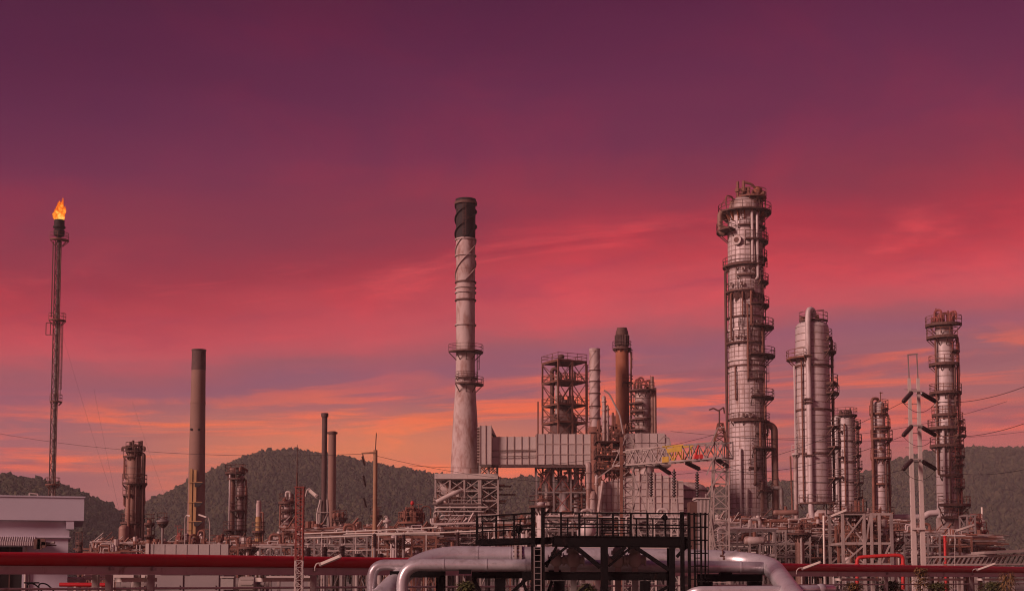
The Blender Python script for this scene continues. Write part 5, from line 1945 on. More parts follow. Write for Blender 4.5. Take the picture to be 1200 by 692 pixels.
# ---- pipe racks and steelwork of the middle ground
def pipe_rack(label, x0, x1, d, rows, nbay, npipe, seed, depth=4.0, mat='steel', brace=True, pmats=('alum_light', 'steel_pale', 'rust', 'alum_dirty'), yb=660):
    t = Th('pipe_rack', label, 'pipe rack', (x0 + x1) / 2, d, 630)
    rnd = random.Random(seed)
    xa, xb = t.x(x0), t.x(x1)
    zs = [0] + [t.z(y) for y in rows]
    frame(t, xa, xb, -depth / 2, depth / 2, zs, M[mat], nx=nbay, w=0.2, bw=0.18, brace=0.1, sides='fb' if brace else '', seed=seed, skip=0.45)
    for z in zs[1:]:
        for k in range(npipe):
            r = rnd.choice((0.05, 0.07, 0.09, 0.12, 0.2))
            yy = -depth / 2 + 0.3 + (depth - 0.6) * (k + 0.5) / npipe
            m = MB()
            a, b = xa - rnd.uniform(-0.6, 0.8), xb + rnd.uniform(-0.6, 0.8)
            pts = [(a, yy, z + 0.14 + r), (b, yy, z + 0.14 + r)]
            if rnd.random() < 0.5:
                pts = [(a, yy, z - rnd.uniform(1, 4))] + pts
            if rnd.random() < 0.5:
                c = rnd.uniform(0.3, 0.7)
                mid = xa + (xb - xa) * c
                up = rnd.uniform(0.6, 1.6)
                pts = pts[:-1] + [(mid, yy, z + 0.14 + r), (mid, yy, z + up), (mid + 1.2, yy, z + up), (mid + 1.2, yy, z + 0.14 + r), pts[-1]]
            m.tube(fillet(pts, r * 2.2, 4), r, 8)
            t.part('pipe', m, M[rnd.choice(pmats)])
    return t


def vessel(label, px, hw, ytop, d, mat, horizontal=False, name='vessel', cat='vessel', seed=1, deck=True, length=0, yb=0):
    t = Th(name, label, cat, px, d, 630)
    r = t.m(hw)
    if horizontal:
        z = t.z(ytop) - r
        L = t.m(length) / 2
        m = MB()
        pts = [(-L - r * 0.45, 0, z), (-L - r * 0.35, 0, z), (-L, 0, z), (L, 0, z), (L + r * 0.35, 0, z), (L + r * 0.45, 0, z)]
        m.tube(pts, [r * 0.3, r * 0.75, r, r, r * 0.75, r * 0.3], 20)
        t.part('shell', m, M[mat])
        for sx_ in (-0.6, 0.6):
            m = MB()
            for sy_ in (-1, 1):
                m.box(sx_ * L - 0.1, sx_ * L + 0.1, sy_ * r * 0.6 - 0.1, sy_ * r * 0.6 + 0.1, 0, z - r * 0.75)
            m.box(sx_ * L - 0.14, sx_ * L + 0.14, -r * 0.7, r * 0.7, z - r * 1.02, z - r * 0.6)
            t.part('saddle', m, M['steel_dark'])
        m = MB()
        m.tube([(0, 0, z + r * 0.9), (0, 0, z + r + 0.5)], 0.18, 8)
        t.part('nozzle', m, M['rust'])
    else:
        m = MB()
        z = t.z(ytop)
        m.lathe(seam_profile(r, r, 0, z, 0.9, 0.03) + dome(r, z, r * 0.5), 22)
        t.part('shell', m, M[mat])
        if deck:
            ring_platform(t, z - 0.2, r, r + 0.9, -pi, pi, M['rust_dark'])
        crown(t, 'top_nozzles', 0, z + r * 0.3, r * 0.8, 1.0, 6, seed, M['rust'])
        vpipe(t, 0, r, radians(-60 - 10 * (seed % 6)), 0.5, z - 0.6, 0.12, M['steel_pale'])
    return t


pipe_rack('low grey pipe rack left of the red lattice mast', 296, 345, 168, (655, 641), 4, 4, 201, mat='steel_dark')
pipe_rack('pipe rack with pale pipes between the red mast and the wooden pole', 356, 432, 165, (654, 640, 628), 5, 4, 202, mat='steel_dark', pmats=('alum_dirty', 'steel_pale', 'rust', 'rust_dark'))
pipe_rack('crowded pipe rack between the wooden pole and the white chimney table', 442, 512, 160, (653, 640, 629), 5, 5, 203, mat='rust')
pipe_rack('rusty pipe rack under the lattice tower', 584, 640, 175, (650, 632, 615), 4, 5, 204, mat='rust')
pipe_rack('pale steel pipe rack right of the lattice tower', 640, 700, 170, (655, 640, 622, 608), 4, 5, 205, mat='steel_dark')
pipe_rack('pipe rack in front of the boiler house', 700, 808, 172, (655, 640, 625, 610), 7, 5, 206, mat='steel_dark')
pipe_rack('grey pipe rack at the foot of the tallest column', 846, 905, 165, (654, 638, 622), 4, 5, 207, mat='steel_dark')
pipe_rack('two-storey pipe rack between the two largest columns', 903, 945, 172, (652, 637, 622), 3, 5, 208, mat='steel')
pipe_rack('low pipe rack behind the twin concrete poles', 1040, 1095, 165, (652, 640, 626), 4, 5, 209, mat='steel_dark')
pipe_rack('red-brown pipe rack at the foot of the right-hand column', 1090, 1132, 170, (652, 640, 630), 3, 5, 210, mat='rust')
pipe_rack('low rusty pipe rack left of the brown column', 104, 144, 165, (657, 650), 3, 4, 211, mat='rust', pmats=('rust', 'rust_dark', 'alum_dirty'))
pipe_rack('pipe rack between the concrete chimney and the twin columns', 240, 297, 172, (655, 642), 4, 4, 212, mat='rust')

t = Th('steel_structure', 'pale braced steel structure carrying drums right of the fat-piped column', 'steel structure', 1007, 150, 630)
frame(t, t.x(980), t.x(1004.5), -3, 3, [0, t.z(661), t.z(637), t.z(603)], M['steel'], nx=1, w=0.28, bw=0.26, brace=0.15, sides='fb', seed=41, skip=0.0, decks=(2,), deck_mat=M['rust_dark'], over=0.3)
for px in (1013, 1022):
    for yy in (-3, 3):
        t.bar('post', (t.x(px), yy, 0), (t.x(px), yy, t.z(603)), 0.26, M['steel'])
for py in (661, 637, 603.5):
    for yy in (-3, 3):
        t.bar('beam', (t.x(1005.8), yy, t.z(py)), (t.x(1036), yy, t.z(py)), 0.2, M['steel'], 0.24)
t.bar('post', (t.x(1036), -3, 0), (t.x(1036), -3, t.z(603)), 0.3, M['steel_dark'])
t.bar('brace', (t.x(1006), -3.02, t.z(637)), (t.x(1012), -3.02, t.z(605)), 0.16, M['steel'])
t.bar('brace', (t.x(1023), -3.02, t.z(661)), (t.x(1034), -3.02, t.z(638)), 0.16, M['steel'])
for px, hw, y0, y1 in ((992, 4, 664, 654), (1008, 3, 638, 624), (1016, 2.5, 604, 596), (990, 3.5, 604, 594), (1034, 4, 690, 610)):
    m = MB()
    r = t.m(hw)
    m.lathe([(r, t.z(y0) + 0.2), (r, t.z(y1))] + dome(r, t.z(y1), r * 0.5), 18, t.x(px), -0.5)
    t.part('drum', m, M['alum_dirty'])
m = MB()
rnd = random.Random(123)
for k in range(160):
    a = Vector((t.x(rnd.uniform(984, 1036)), rnd.uniform(-2, 2.5), t.z(rnd.uniform(606, 655))))
    m.tube([a, a + Vector(rnd.choice([(1, 0, 0), (0, 0, 1), (0, 0, -1)])) * rnd.uniform(0.5, 2.2)], rnd.uniform(0.05, 0.18), 6)
t.part('small_piping', m, M['rust'], kind='stuff')

t = Th('process_pipe', 'long silver pipe with a raised bend reaching into the right-hand column', 'pipe', 1066, 200, 605)
m = MB()
m.tube(fillet([(t.x(1036), 0, t.z(606)), (t.x(1083), 0, t.z(605.5)), (t.x(1088), 0, t.z(601)), (t.x(1099), 0, t.z(600.5))], 1.4), 0.45, 12)
t.part('pipe', m, M['alum_light'])
for px in (1046, 1062, 1076):
    t.bar('support', (t.x(px), 0, 0), (t.x(px), 0, t.z(606) - 0.4), 0.25, M['steel_dark'])

vessel('pale upright drum left of the twin columns foot', 258, 3.2, 636, 160, 'alum_light', seed=3)
vessel('rusty upright drum between twin columns and ochre stack', 292, 2.6, 638, 158, 'brown', seed=4)
vessel('silver upright vessel among pipes right of the wooden pole', 462, 4, 628, 158, 'alum', seed=5)
vessel('horizontal pale drum at the foot of the white chimney table', 530, 4.2, 640, 150, 'alum_light', True, length=22)
vessel('upright vessel with deck under the lattice tower', 613, 4.2, 612, 165, 'alum', seed=6)
vessel('tall cream vessel behind the black platform post', 634, 5, 590, 160, 'alum_light', seed=7)
vessel('upright vessel in front of the white boiler panels', 722, 4, 622, 160, 'alum_dirty', seed=8)
vessel('horizontal silver drum at the foot of the tallest column', 884, 5, 628, 158, 'alum_dirty', True, length=20)
vessel('brown upright drum left of the fat-piped column foot', 937, 5.5, 622, 165, 'brown', seed=9)
vessel('horizontal rusty drum high between the two largest columns', 921, 3.2, 597, 190, 'brown', True, length=26)
vessel('dark upright drum behind the twin concrete poles', 1052, 4.5, 622, 172, 'rust_dark', seed=10)
vessel('grey box-side drum right of the narrow looped column', 1046, 3.5, 632, 150, 'alum_dirty', seed=11)

# dense piping of the unit seen as one mass behind the racks
for x0, x1, d, yt, seed, lab, mm in ((105, 330, 185, 634, 301, 'tangle of far small piping behind the left racks', 'rust'), (325, 520, 182, 617, 302, 'tangle of far small piping behind the wooden pole', 'rust'),
                                   (505, 710, 186, 612, 303, 'tangle of far small piping under the white chimney and lattice tower', 'rust_dark'), (640, 860, 178, 612, 304, 'tangle of pale small piping before the boiler house', 'steel_dark'),
                                   (840, 1045, 182, 608, 305, 'tangle of rusty small piping round the big columns', 'rust'), (1035, 1148, 180, 626, 306, 'tangle of red-brown small piping at the right', 'rust')):
    rnd = random.Random(seed)
    for nmat, frac in ((mm, 1.0), ('alum_dirty', 0.45), ('steel_pale', 0.22)):
        m = MB()
        n = int((x1 - x0) * 11 * frac)
        for k in range(n):
            px = rnd.uniform(x0, x1)
            f = rnd.random() ** 0.8
            py = 668 - (668 - yt) * f
            dd = d + rnd.uniform(-8, 10)
            a = W(px, py, dd)
            kk = rnd.random()
            if kk < 0.42:
                v = Vector((rnd.uniform(0.8, 4.5), 0, 0))
            elif kk < 0.85:
                v = Vector((0, 0, -rnd.uniform(0.6, 3.0)))
            elif kk < 0.93:
                v = Vector((rnd.uniform(0.6, 1.6), 0, rnd.choice((-1, 1)) * rnd.uniform(0.6, 1.6)))
            else:
                v = None
            if v is None:
                r = rnd.uniform(0.15, 0.4)
                m.tube([a, a + Vector((0, 0, r * 2.2))], r, 8)
            else:
                m.tube([a, a + v], rnd.choice((0.035, 0.05, 0.06, 0.09, 0.15)), 5)
        # feet so that the mass stands on the ground
        for k in range(int((x1 - x0) / 9 * frac) + 2):
            a = W(rnd.uniform(x0, x1), rnd.uniform(yt + 6, 650), d + rnd.uniform(-6, 8))
            m.beam((a.x, a.y, 0), a, 0.22)
            m.beam(a - Vector((2.2, 0, 0)), a + Vector((2.2, 0, 0)), 0.2)
        tag(m.build('pipework', M[nmat]), lab, kind='stuff')

# ---- substation bus: thin white tubes on black post insulators left of centre
t = Th('bus_structure', 'pair of long thin white bus tubes rising gently right across the middle ground', 'bus structure', 480, 118, 630)
for i, (a, b) in enumerate((((346, 625.5), (512, 617.5)), ((352, 630), (640, 618.5)), ((405, 625), (520, 623.5)))):
    m = MB()
    m.tube([t.p(*a, -0.5 * i), t.p(*b, -0.5 * i)], 0.055, 7)
    t.part('bus_tube', m, M['lamp_white'])
for px, py in ((376, 645), (416, 645), (443, 645), (463, 645), (499, 645)):
    t.bar('stand', (t.x(px), 0.5, 0), (t.x(px), 0.5, t.z(622.5)), 0.1, M['steel_pale'])
for a, b in (((382, 645), (464, 643)), ((300, 640), (330, 640)), ((460, 620), (500, 622))):
    t.bar('cross_tube', t.p(*a, 0.5), t.p(*b, 0.5), 0.09, M['steel_pale'])
m = MB()
m.tube(fillet([t.p(505, 607), t.p(505, 613), t.p(512, 614), t.p(565, 612)], 0.4), 0.1, 7)
t.part('bus_tube', m, M['steel_pale'])
for px, y0, y1, r, lab in ((438.7, 641, 625, 0.13, 'black post insulator at the foot of the wooden pole'), (473, 643, 625.5, 0.13, 'black post insulator left of the cream vessel'),
                        (361, 652, 641, 0.22, 'stout black bushing just right of the red mast'), (380.5, 652, 640, 0.22, 'stout black bushing below the slim black stack'),
                        (401, 652, 639, 0.22, 'stout black bushing right of the pale grey stack'), (419, 656, 648, 0.22, 'short black bushing left of the silver pipe bend'),
                        (446, 656, 648, 0.22, 'short black bushing above the silver pipe bend'), (536.5, 639, 623, 0.13, 'black post insulator in front of the white chimney table')):
    b_ = Th('bushing', lab, 'insulator', px, 112, 645, group='black bushings of the substation')
    m = MB()
    n = 7
    z0, z1 = b_.z(y0), b_.z(y1)
    pr = [(0.05, 0)]
    pr = [(r * 0.7, 0), (r * 0.7, z0)]
    for k in range(n):
        z = z0 + (z1 - z0) * k / n
        dz = (z1 - z0) / n
        pr += [(r * 1.3, z + dz * 0.1), (r * 1.3, z + dz * 0.45), (r * 0.9, z + dz * 0.55), (r * 0.9, z + dz)]
    m.lathe(pr[2:], 12)
    b_.part('sheds', m, M['insulator'])
    m = MB()
    m.lathe([(0.12, 0), (0.12, z0 - 0.003)], 8)
    b_.part('stand', m, M['steel_dark'])
    m = MB()
    m.tube([(0, 0, z1), (0, 0, z1 + 0.18)], 0.05, 8)
    b_.part('terminal', m, M['steel_pale'])

# ---- grey dike wall with end pilaster, left
t = Th('retaining_wall', 'long low grey concrete wall with a pale end pilaster below the concrete chimney', 'wall', 215, 120, 645)
m = MB()
m.box(t.x(175.5), t.x(268), -0.2, 0.2, 0, t.z(637))
t.part('wall_slab', m, M['concrete'])
m = MB()
m.box(t.x(171.5), t.x(175.4), -0.3, 0.3, 0, t.z(636.2))
t.part('pilaster', m, M['concrete_pole'])
for k in range(7):
    m = MB()
    x = t.x(180 + 13 * k)
    m.box(x - 0.05, x + 0.05, -0.24, -0.2, 0, t.z(637.4))
    t.part('joint_cover', m, M['concrete'])

# ---- trussed conveyor bridge at far right
t = Th('truss_bridge', 'long low truss bridge with a rising roof edge at the right border', 'truss bridge', 1155, 128, 650)
A, B = t.p(1093, 661), t.p(1260, 660)
C, D_ = t.p(1093, 652), t.p(1260, 648)
for yy in (0, 3):
    o_ = Vector((0, yy, 0))
    for p_, q_ in ((A, B), (C, D_)):
        t.bar('chord', p_ + o_, q_ + o_, 0.14, M['steel'])
    n = 30
    for k in range(n):
        p0, p1 = A.lerp(B, k / n), C.lerp(D_, (k + 1) / n)
        t.bar('diagonal', p0 + o_, p1 + o_, 0.075, M['steel_dark'])
m = MB()
a, b = t.p(1152, 645.5), t.p(1262, 640)
m.add([a + Vector((0, -0.4, 0)), b + Vector((0, -0.4, 0)), b + Vector((0, 3.4, 0)), a + Vector((0, 3.4, 0))] + [v + Vector((0, 0, -0.25)) for v in (a + Vector((0, -0.4, 0)), b + Vector((0, -0.4, 0)), b + Vector((0, 3.4, 0)), a + Vector((0, 3.4, 0)))],
      [(0, 1, 2, 3), (7, 6, 5, 4), (0, 4, 5, 1), (1, 5, 6, 2), (2, 6, 7, 3), (3, 7, 4, 0)])
t.part('roof_sheet', m, M['steel'])
for k in range(6):
    px = 1096 + 30 * k
    for yy in (0, 3):
        t.bar('post', (t.x(px), yy, 0), (t.x(px), yy, t.z(661) - 0.1), 0.25, M['steel'])
for k in range(6):
    f = k / 5
    t.bar('roof_post', C.lerp(D_, 0.36 + 0.62 * f) + Vector((0, 1.5, 0)), a.lerp(b, f) + Vector((0, 1.5, -0.27)), 0.15, M['steel'])

# ------------------------------------------------------------------ foreground: building, pipe bridge, silver pipes, black platform
t = Th('utility_building', 'white flat-roofed building with a deep roof fascia, striped awning and dark doorway', 'building', 40, 72, 640)
t.o.rotation_euler = (0, 0, radians(17.5))
xr, xw = t.x(95), t.x(78)
xl = t.x(-130)
zb = 0
m = MB()
m.box(xl, xr, -0.0, 9.0, t.z(609), t.z(582))
t.part('roof_slab', m, M['white'])
m = MB()
m.box(xl, xr + 0.05, -0.05, 9.05, t.z(582) + 0.002, t.z(581) + 0.03)
t.part('roof_coping', m, M['white'])
m = MB()
m.box(xl, t.x(79), 0.35, 8.4, t.z(628), t.z(609) - 0.003)
t.part('upper_wall', m, M['white'])
m = MB()
m.box(xl, t.x(80.5), 0.28, 8.5, t.z(629.3), t.z(628) - 0.002)
t.part('drip_moulding', m, M['white'])
m = MB()
m.box(t.x(75), t.x(84), 0.04, 0.345, t.z(619), t.z(609) - 0.004)
t.part('eave_bracket', m, M['white'])
# wall with a door opening
x0, x1 = t.x(-30), t.x(27)
zh = t.z(640)
m = MB()
m.box(x1, xw, 0.42, 8.3, 0, t.z(629.3) - 0.002)
m.box(xl, x0, 0.42, 8.3, 0, t.z(629.3) - 0.002)
m.box(x0 + 0.002, x1 - 0.002, 0.42, 8.3, zh, t.z(629.3) - 0.002)
t.part('wall', m, M['white'])
m = MB()
m.box(x0 + 0.003, x1 - 0.003, 0.9, 1.0, 0, zh - 0.003)
d_ = t.part('door', m, M['doorway_shade'])  # flat sheet across the doorway; the unlit inside is painted as its near-black colour
for fx in (0.25, 0.5, 0.75):
    m = MB()
    xx = x0 + (x1 - x0) * fx
    m.box(xx - 0.03, xx + 0.03, 0.84, 0.898, 0, zh - 0.01)
    t.part('door_mullion', m, M['rust_dark'], d_)
m = MB()
m.box(x0 - 0.06, x1 + 0.12, 0.35, 0.418, zh, zh + 0.1)
m.box(x1 + 0.002, x1 + 0.12, 0.35, 0.418, 0, zh - 0.002)
t.part('door_frame', m, M['white'])
# corrugated awning: each rib a sheet of its own
xa0, xa1 = t.x(-32), t.x(42)
ribs = 30
ash = None
for k in range(ribs):
    x = xa0 + (xa1 - xa0) * k / ribs
    wd = (xa1 - xa0) / ribs
    za, zc = t.z(628.5), t.z(639)
    if ash is None:
        m = MB()
        m.add([(0, 0.40, za), (wd * 0.5, 0.40, za + 0.05), (wd * 0.96, 0.40, za), (0, -0.85, zc + 0.18), (wd * 0.5, -0.85, zc + 0.23), (wd * 0.96, -0.85, zc + 0.18), (0, -0.86, zc), (wd * 0.5, -0.88, zc), (wd * 0.96, -0.86, zc)],
              [(0, 3, 4, 1), (1, 4, 5, 2), (3, 6, 7, 4), (4, 7, 8, 5)])
        ob = m.build('awning_sheet', M['awning'], t.o)
        ash = ob.data
    else:
        ob = bpy.data.objects.new('awning_sheet', ash)
        COL.objects.link(ob)
        ob.parent = t.o
    ob.location = (x, 0, 0)
m = MB()
m.beam((xa0, -0.8, t.z(639) + 0.1), (xa1, -0.8, t.z(639) + 0.1), 0.05)
m.beam((xa0 + 0.1, 0.39, t.z(631)), (xa1 - 0.1, 0.39, t.z(631)), 0.06)
t.part('awning_frame', m, M['steel_dark'])
m = MB()
m.tube([(t.x(31), 0.34, 0), (t.x(31), 0.34, t.z(640))], 0.05, 8)
t.part('downpipe', m, M['steel_pale'])
m = MB()
m.tube([(t.x(35), 0.37, 0), (t.x(35), 0.37, t.z(652))], 0.035, 8)
t.part('conduit', m, M['steel_dark'])
m = MB()
for a, b in ((( -20, 582), (-20, 574)), ((49, 582), (49, 577.5)), ((49, 577.5), (58, 578.5)), ((58, 578.5), (58, 582))):
    m.tube([t.p(*a, 2.0), t.p(*b, 2.0)], 0.035, 6)
t.part('roof_rail', m, M['steel_pale'])

s_ = Th('wall_light', 'cluster of dark floodlights and horn fixed on the white building wall', 'wall light', 52, 70.9, 637)
for px, py, w_, h_ in ((46, 637, 0.34, 0.5), (51, 634.5, 0.40, 0.34), (48.5, 640.5, 0.26, 0.24), (53.5, 638, 0.22, 0.3)):
    p = s_.p(px, py, 0.55)
    m = MB()
    m.add([(p.x - w_ / 2, 0.2, p.z - h_ / 2), (p.x + w_ / 2, 0.2, p.z - h_ / 2), (p.x + w_ / 2, 0.2, p.z + h_ / 2), (p.x - w_ / 2, 0.2, p.z + h_ / 2),
           (p.x - w_ / 4, 0.55, p.z - h_ / 4), (p.x + w_ / 4, 0.55, p.z - h_ / 4), (p.x + w_ / 4, 0.55, p.z + h_ / 4), (p.x - w_ / 4, 0.55, p.z + h_ / 4)],
          [(3, 2, 1, 0), (4, 5, 6, 7), (0, 1, 5, 4), (1, 2, 6, 5), (2, 3, 7, 6), (3, 0, 4, 7)])
    s_.part('floodlight', m, M['rust_dark'])
m = MB()
m.tube([s_.p(53, 636.5, 0.4), s_.p(58, 636, 0.4), s_.p(64, 635.2, 0.4)], [0.1, 0.05, 0.08], 8)
s_.part('horn', m, M['steel_dark'])
m = MB()
m.box(s_.x(44), s_.x(56), 0.6, 1.35, s_.z(638.4), s_.z(637))
s_.part('bracket', m, M['rust_dark'])

t = Th('stair_rail', 'black bent handrail of a short stair in front of the white building', 'handrail', 46, 66, 685)
for off in (0, 14):
    m = MB()
    pts = [t.p(32 + off * 0.95, 700), t.p(32 + off * 0.95, 682.8), t.p(40 + off, 683), t.p(49 + off, 691), t.p(52 + off, 700)]
    m.tube(fillet(pts, 0.2), 0.035, 7)
    t.part('rail', m, M['black'])
m = MB()
m.tube([t.p(28, 682.2), t.p(46, 682.2)], 0.035, 7)
t.part('rail', m, M['black'])

# ---- the pipe bridge with the long red pipe, receding to the right
def bridge_depth(px):
    return 1.0 / (0.0196 - 0.01075 * px / 1200.0)


def bp(px, dz, off=0.0):
    """point on the bridge line: dz metres above eye level, off metres behind it"""
    d = bridge_depth(px)
    v = W(px, HZ, d)
    return Vector((v.x, v.y + off, EYE + dz))


def raw(name, label, cat, at, group=None):
    o = bpy.data.objects.new(name, None)
    o.location = (at[0], at[1], 0)
    COL.objects.link(o)
    tag(o, label, cat, group, 'thing')
    return o


def rpart(root, name, m, mat, parent=None):
    o = root.location
    m.v = [(v[0] - o.x, v[1] - o.y, v[2] - o.z) for v in m.v]
    return m.build(name, mat, parent or root)


P0, P1 = bp(-120, 0.735), bp(1290, 0.735)
root = raw('fire_main', 'long straight red pipe crossing the whole foreground on the grey pipe bridge', 'pipe', bp(600, 0))
m = MB()
m.tube([P0.lerp(P1, i / 40) for i in range(41)], 0.25, 28)
rpart(root, 'pipe', m, M['red'])
for k in range(13):
    f = (k + 0.4) / 13
    m = MB()
    a = P0.lerp(P1, f)
    dr = (P1 - P0).normalized()
    m.tube([a - dr * 0.012, a + dr * 0.012], 0.258, 28)
    rpart(root, 'weld_ring', m, M['red'])

root = raw('pipe_bridge', 'low grey steel pipe bridge with posts carrying the red pipe', 'pipe bridge', bp(640, 0))
B0, B1 = bp(-120, 0.33), bp(1290, 0.33)
m = MB()
m.beam(B0, B1, 0.16, 0.25)
m.beam(B0 + Vector((0, 0, 0.14)), B1 + Vector((0, 0, 0.14)), 0.26, 0.028)
m.beam(B0 - Vector((0, 0, 0.14)), B1 - Vector((0, 0, 0.14)), 0.26, 0.028)
rpart(root, 'main_beam', m, M['steel_pale'])
m = MB()
m.ibeam(B0 + Vector((-0.5, 1.0, -0.0)), B1 + Vector((-0.5, 1.0, -0.0)), 0.2, 0.24)
rpart(root, 'rear_beam', m, M['steel'])
m = MB()
m.tube([bp(-120, 0.30, 0.55), bp(1290, 0.30, 0.55)], 0.11, 12)
rpart(root, 'pale_pipe', m, M['steel_pale'])
m = MB()
m.tube([bp(-120, -0.36, 0.1), bp(1290, -0.36, 0.1)], 0.05, 10)
rpart(root, 'lower_rail', m, M['steel_pale'])
dr = (B1 - B0).normalized()
nrm = Vector((-dr.y, dr.x, 0))
for px in (-60, 128, 177, 367, 700, 1038, 1138, 1255):
    c = bp(px, 0)
    m = MB()
    for s2 in (0.0, 1.0):
        b = c + nrm * s2
        m.beam((b.x, b.y, 0), (b.x, b.y, EYE + 0.17), 0.24)
    rpart(root, 'post', m, M['steel'])
    m = MB()
    m.beam(c - nrm * 0.25 + Vector((0, 0, 0.40)), c + nrm * 1.3 + Vector((0, 0, 0.40)), 0.16, 0.12)
    rpart(root, 'cross_beam', m, M['steel'])
    m = MB()
    m.box(c.x - 0.14, c.x + 0.14, c.y - 0.16, c.y + 0.16, EYE + 0.462, EYE + 0.50)
    rpart(root, 'pipe_shoe', m, M['steel_dark'])
for x0, x1 in ((985, 1032), (1080, 1132), (1152, 1240), (300, 362), (132, 174)):
    m = MB()
    a, b = bp(x0, -0.02, 0.75), bp(x1, -0.02, 0.75)
    m.beam(a, b, 0.55, 0.16)
    rpart(root, 'cable_tray', m, M['steel_pale'])

# low red pipe behind, left and the red loop, right
t = Th('small_red_pipe', 'short low red pipe beside the corner of the white building', 'pipe', 100, 66, 684)
m = MB()
m.tube([t.p(70, 684.3), t.p(126, 684.6)], 0.10, 14)
t.part('pipe', m, M['red'])
for px in (88, 118):
    t.bar('support', (t.x(px), 0, 0), (t.x(px), 0, t.z(686.5)), 0.1, M['steel_pale'])
t = Th('small_pale_pipe', 'pale low pipes behind the short red pipe by the white building', 'pipe', 104, 74, 680)
for i, py in enumerate((677, 680)):
    m = MB()
    m.tube(fillet([t.p(60, py), t.p(96, py), t.p(99, py - 2.5), t.p(126, py - 2.5)], 0.15), 0.06, 8)
    t.part('pipe', m, M['steel_pale'])
m = MB()
m.ball(t.p(98, 680), 0.14, 0.14, 0.16, 10, 6)
t.part('valve', m, M['steel'])
t.bar('support', (t.x(112), 0, 0), (t.x(112), 0, t.z(678)), 0.08, M['steel_pale'])

t = Th('red_pipe_loop', 'bright red pipe loop standing up behind the red pipe, left of the twin concrete poles', 'pipe', 1031, 103, 655)
m = MB()
m.tube(fillet([t.p(1004.5, 690), t.p(1004.5, 653), t.p(1013, 651.8), t.p(1050, 649.8), t.p(1058, 651), t.p(1058.3, 690)], 0.55, 7), 0.135, 14)
t.part('pipe', m, M['signal_red'])
for px in (1004.5, 1058.3):
    m = MB()
    m.tube([t.p(px, 661), t.p(px, 660)], 0.2, 14)
    t.part('flange', m, M['signal_red'])
t = Th('hydrant_post', 'slim red post at the foot of the right-hand column', 'post', 1107.5, 130, 640)
m = MB()
m.lathe([(0.13, 0), (0.13, t.z(629)), (0.18, t.z(628.5)), (0.18, t.z(627.5)), (0.08, t.z(627))], 12)
t.part('post', m, M['signal_red'])
m = MB()
m.tube([t.p(1106, 634), t.p(1109, 634)], 0.12, 8)
t.part('outlet', m, M['signal_red'])

# white post with lamp before the fat-piped column
t = Th('lamp_post', 'white post standing in front of the fat-piped column foot', 'post', 965.8, 110.3, 640)
m = MB()
m.tube([(0, 0, 0), (0, 0, t.z(603.5))], 0.085, 10)
t.part('post', m, M['lamp_white'])
m = MB()
m.tube([(0, 0, 0.0), (0, 0, 0.03)], 0.2, 10)
t.part('base_plate', m, M['steel'])

# ---- grey enclosures and pumps under the pipe bridge, left
t = Th('electrical_enclosure', 'grey panelled enclosure under the red pipe below the concrete chimney', 'enclosure', 225, 63, 680)
xs = [177, 182, 216, 223, 258]
m = MB()
m.box(t.x(180), t.x(262), 0.0, 2.4, 0, t.z(666))
t.part('casing', m, M['grey_box'])
for a, b, y0, y1 in ((184, 214.5, 673.5, 700), (223, 256.5, 673.5, 700)):
    m = MB()
    m.box(t.x(a), t.x(b), -0.05, -0.002, 0.1, t.z(y0))
    t.part('door', m, M['grey_box'])
    m = MB()
    m.box(t.x(b) - 0.16, t.x(b) - 0.12, -0.09, -0.052, t.z(690), t.z(685))
    t.part('handle', m, M['steel_dark'])
m = MB()
m.box(t.x(186), t.x(261), -0.10, -0.002, t.z(672), t.z(667.5))
t.part('lintel', m, M['concrete'])
m = MB()
m.box(t.x(179), t.x(264), -0.08, 2.5, t.z(666) + 0.003, t.z(664.8))
t.part('roof', m, M['grey_box'])
t = Th('junction_box', 'small grey box with pale lid beside the panelled enclosure', 'junction box', 267.5, 61, 683)
m = MB()
m.box(t.x(260.5), t.x(275), -0.3, 0.2, t.z(690), t.z(676.3))
t.part('box', m, M['concrete'])
m = MB()
m.box(t.x(259.8), t.x(275.8), -0.36, 0.24, t.z(676.3) + 0.002, t.z(674.8))
t.part('lid', m, M['steel_pale'])
m = MB()
m.beam((t.x(264), 0, 0), (t.x(264), 0, t.z(690) - 0.002), 0.07)
m.beam((t.x(272), 0, 0), (t.x(272), 0, t.z(690) - 0.002), 0.07)
t.part('stand', m, M['steel_dark'])


def pump(label, px, py, d, r, mat='steel', seed=0):
    t = Th('pump_motor', label, 'pump motor', px, d, 684)
    z = t.z(py)
    m = MB()
    L = r * 2.4
    m.tube([(-L / 2, 0, z), (-L / 2 + 0.05, 0, z), (L / 2 - 0.12, 0, z), (L / 2, 0, z)], [r * 0.75, r, r, r * 0.7], 20)
    t.part('motor', m, M[mat])
    for k in range(10):
        a = 2 * pi * k / 10
        m = MB()
        m.beam((-L * 0.36, r * cos(a), z + r * sin(a)), (L * 0.3, r * cos(a), z + r * sin(a)), 0.05)
        t.part('cooling_fin', m, M[mat])
    m = MB()
    m.tube([(-L / 2 - 0.2, 0, z), (-L / 2, 0, z)], r * 0.85, 18)
    m.tube([(L / 2, 0, z), (L / 2 + 0.3, 0, z)], r * 0.3, 12)
    t.part('end_bell', m, M['steel_dark'])
    m = MB()
    m.box(-L / 2, L / 2, -r, r, 0, z - r * 0.98)
    t.part('plinth', m, M['concrete'])


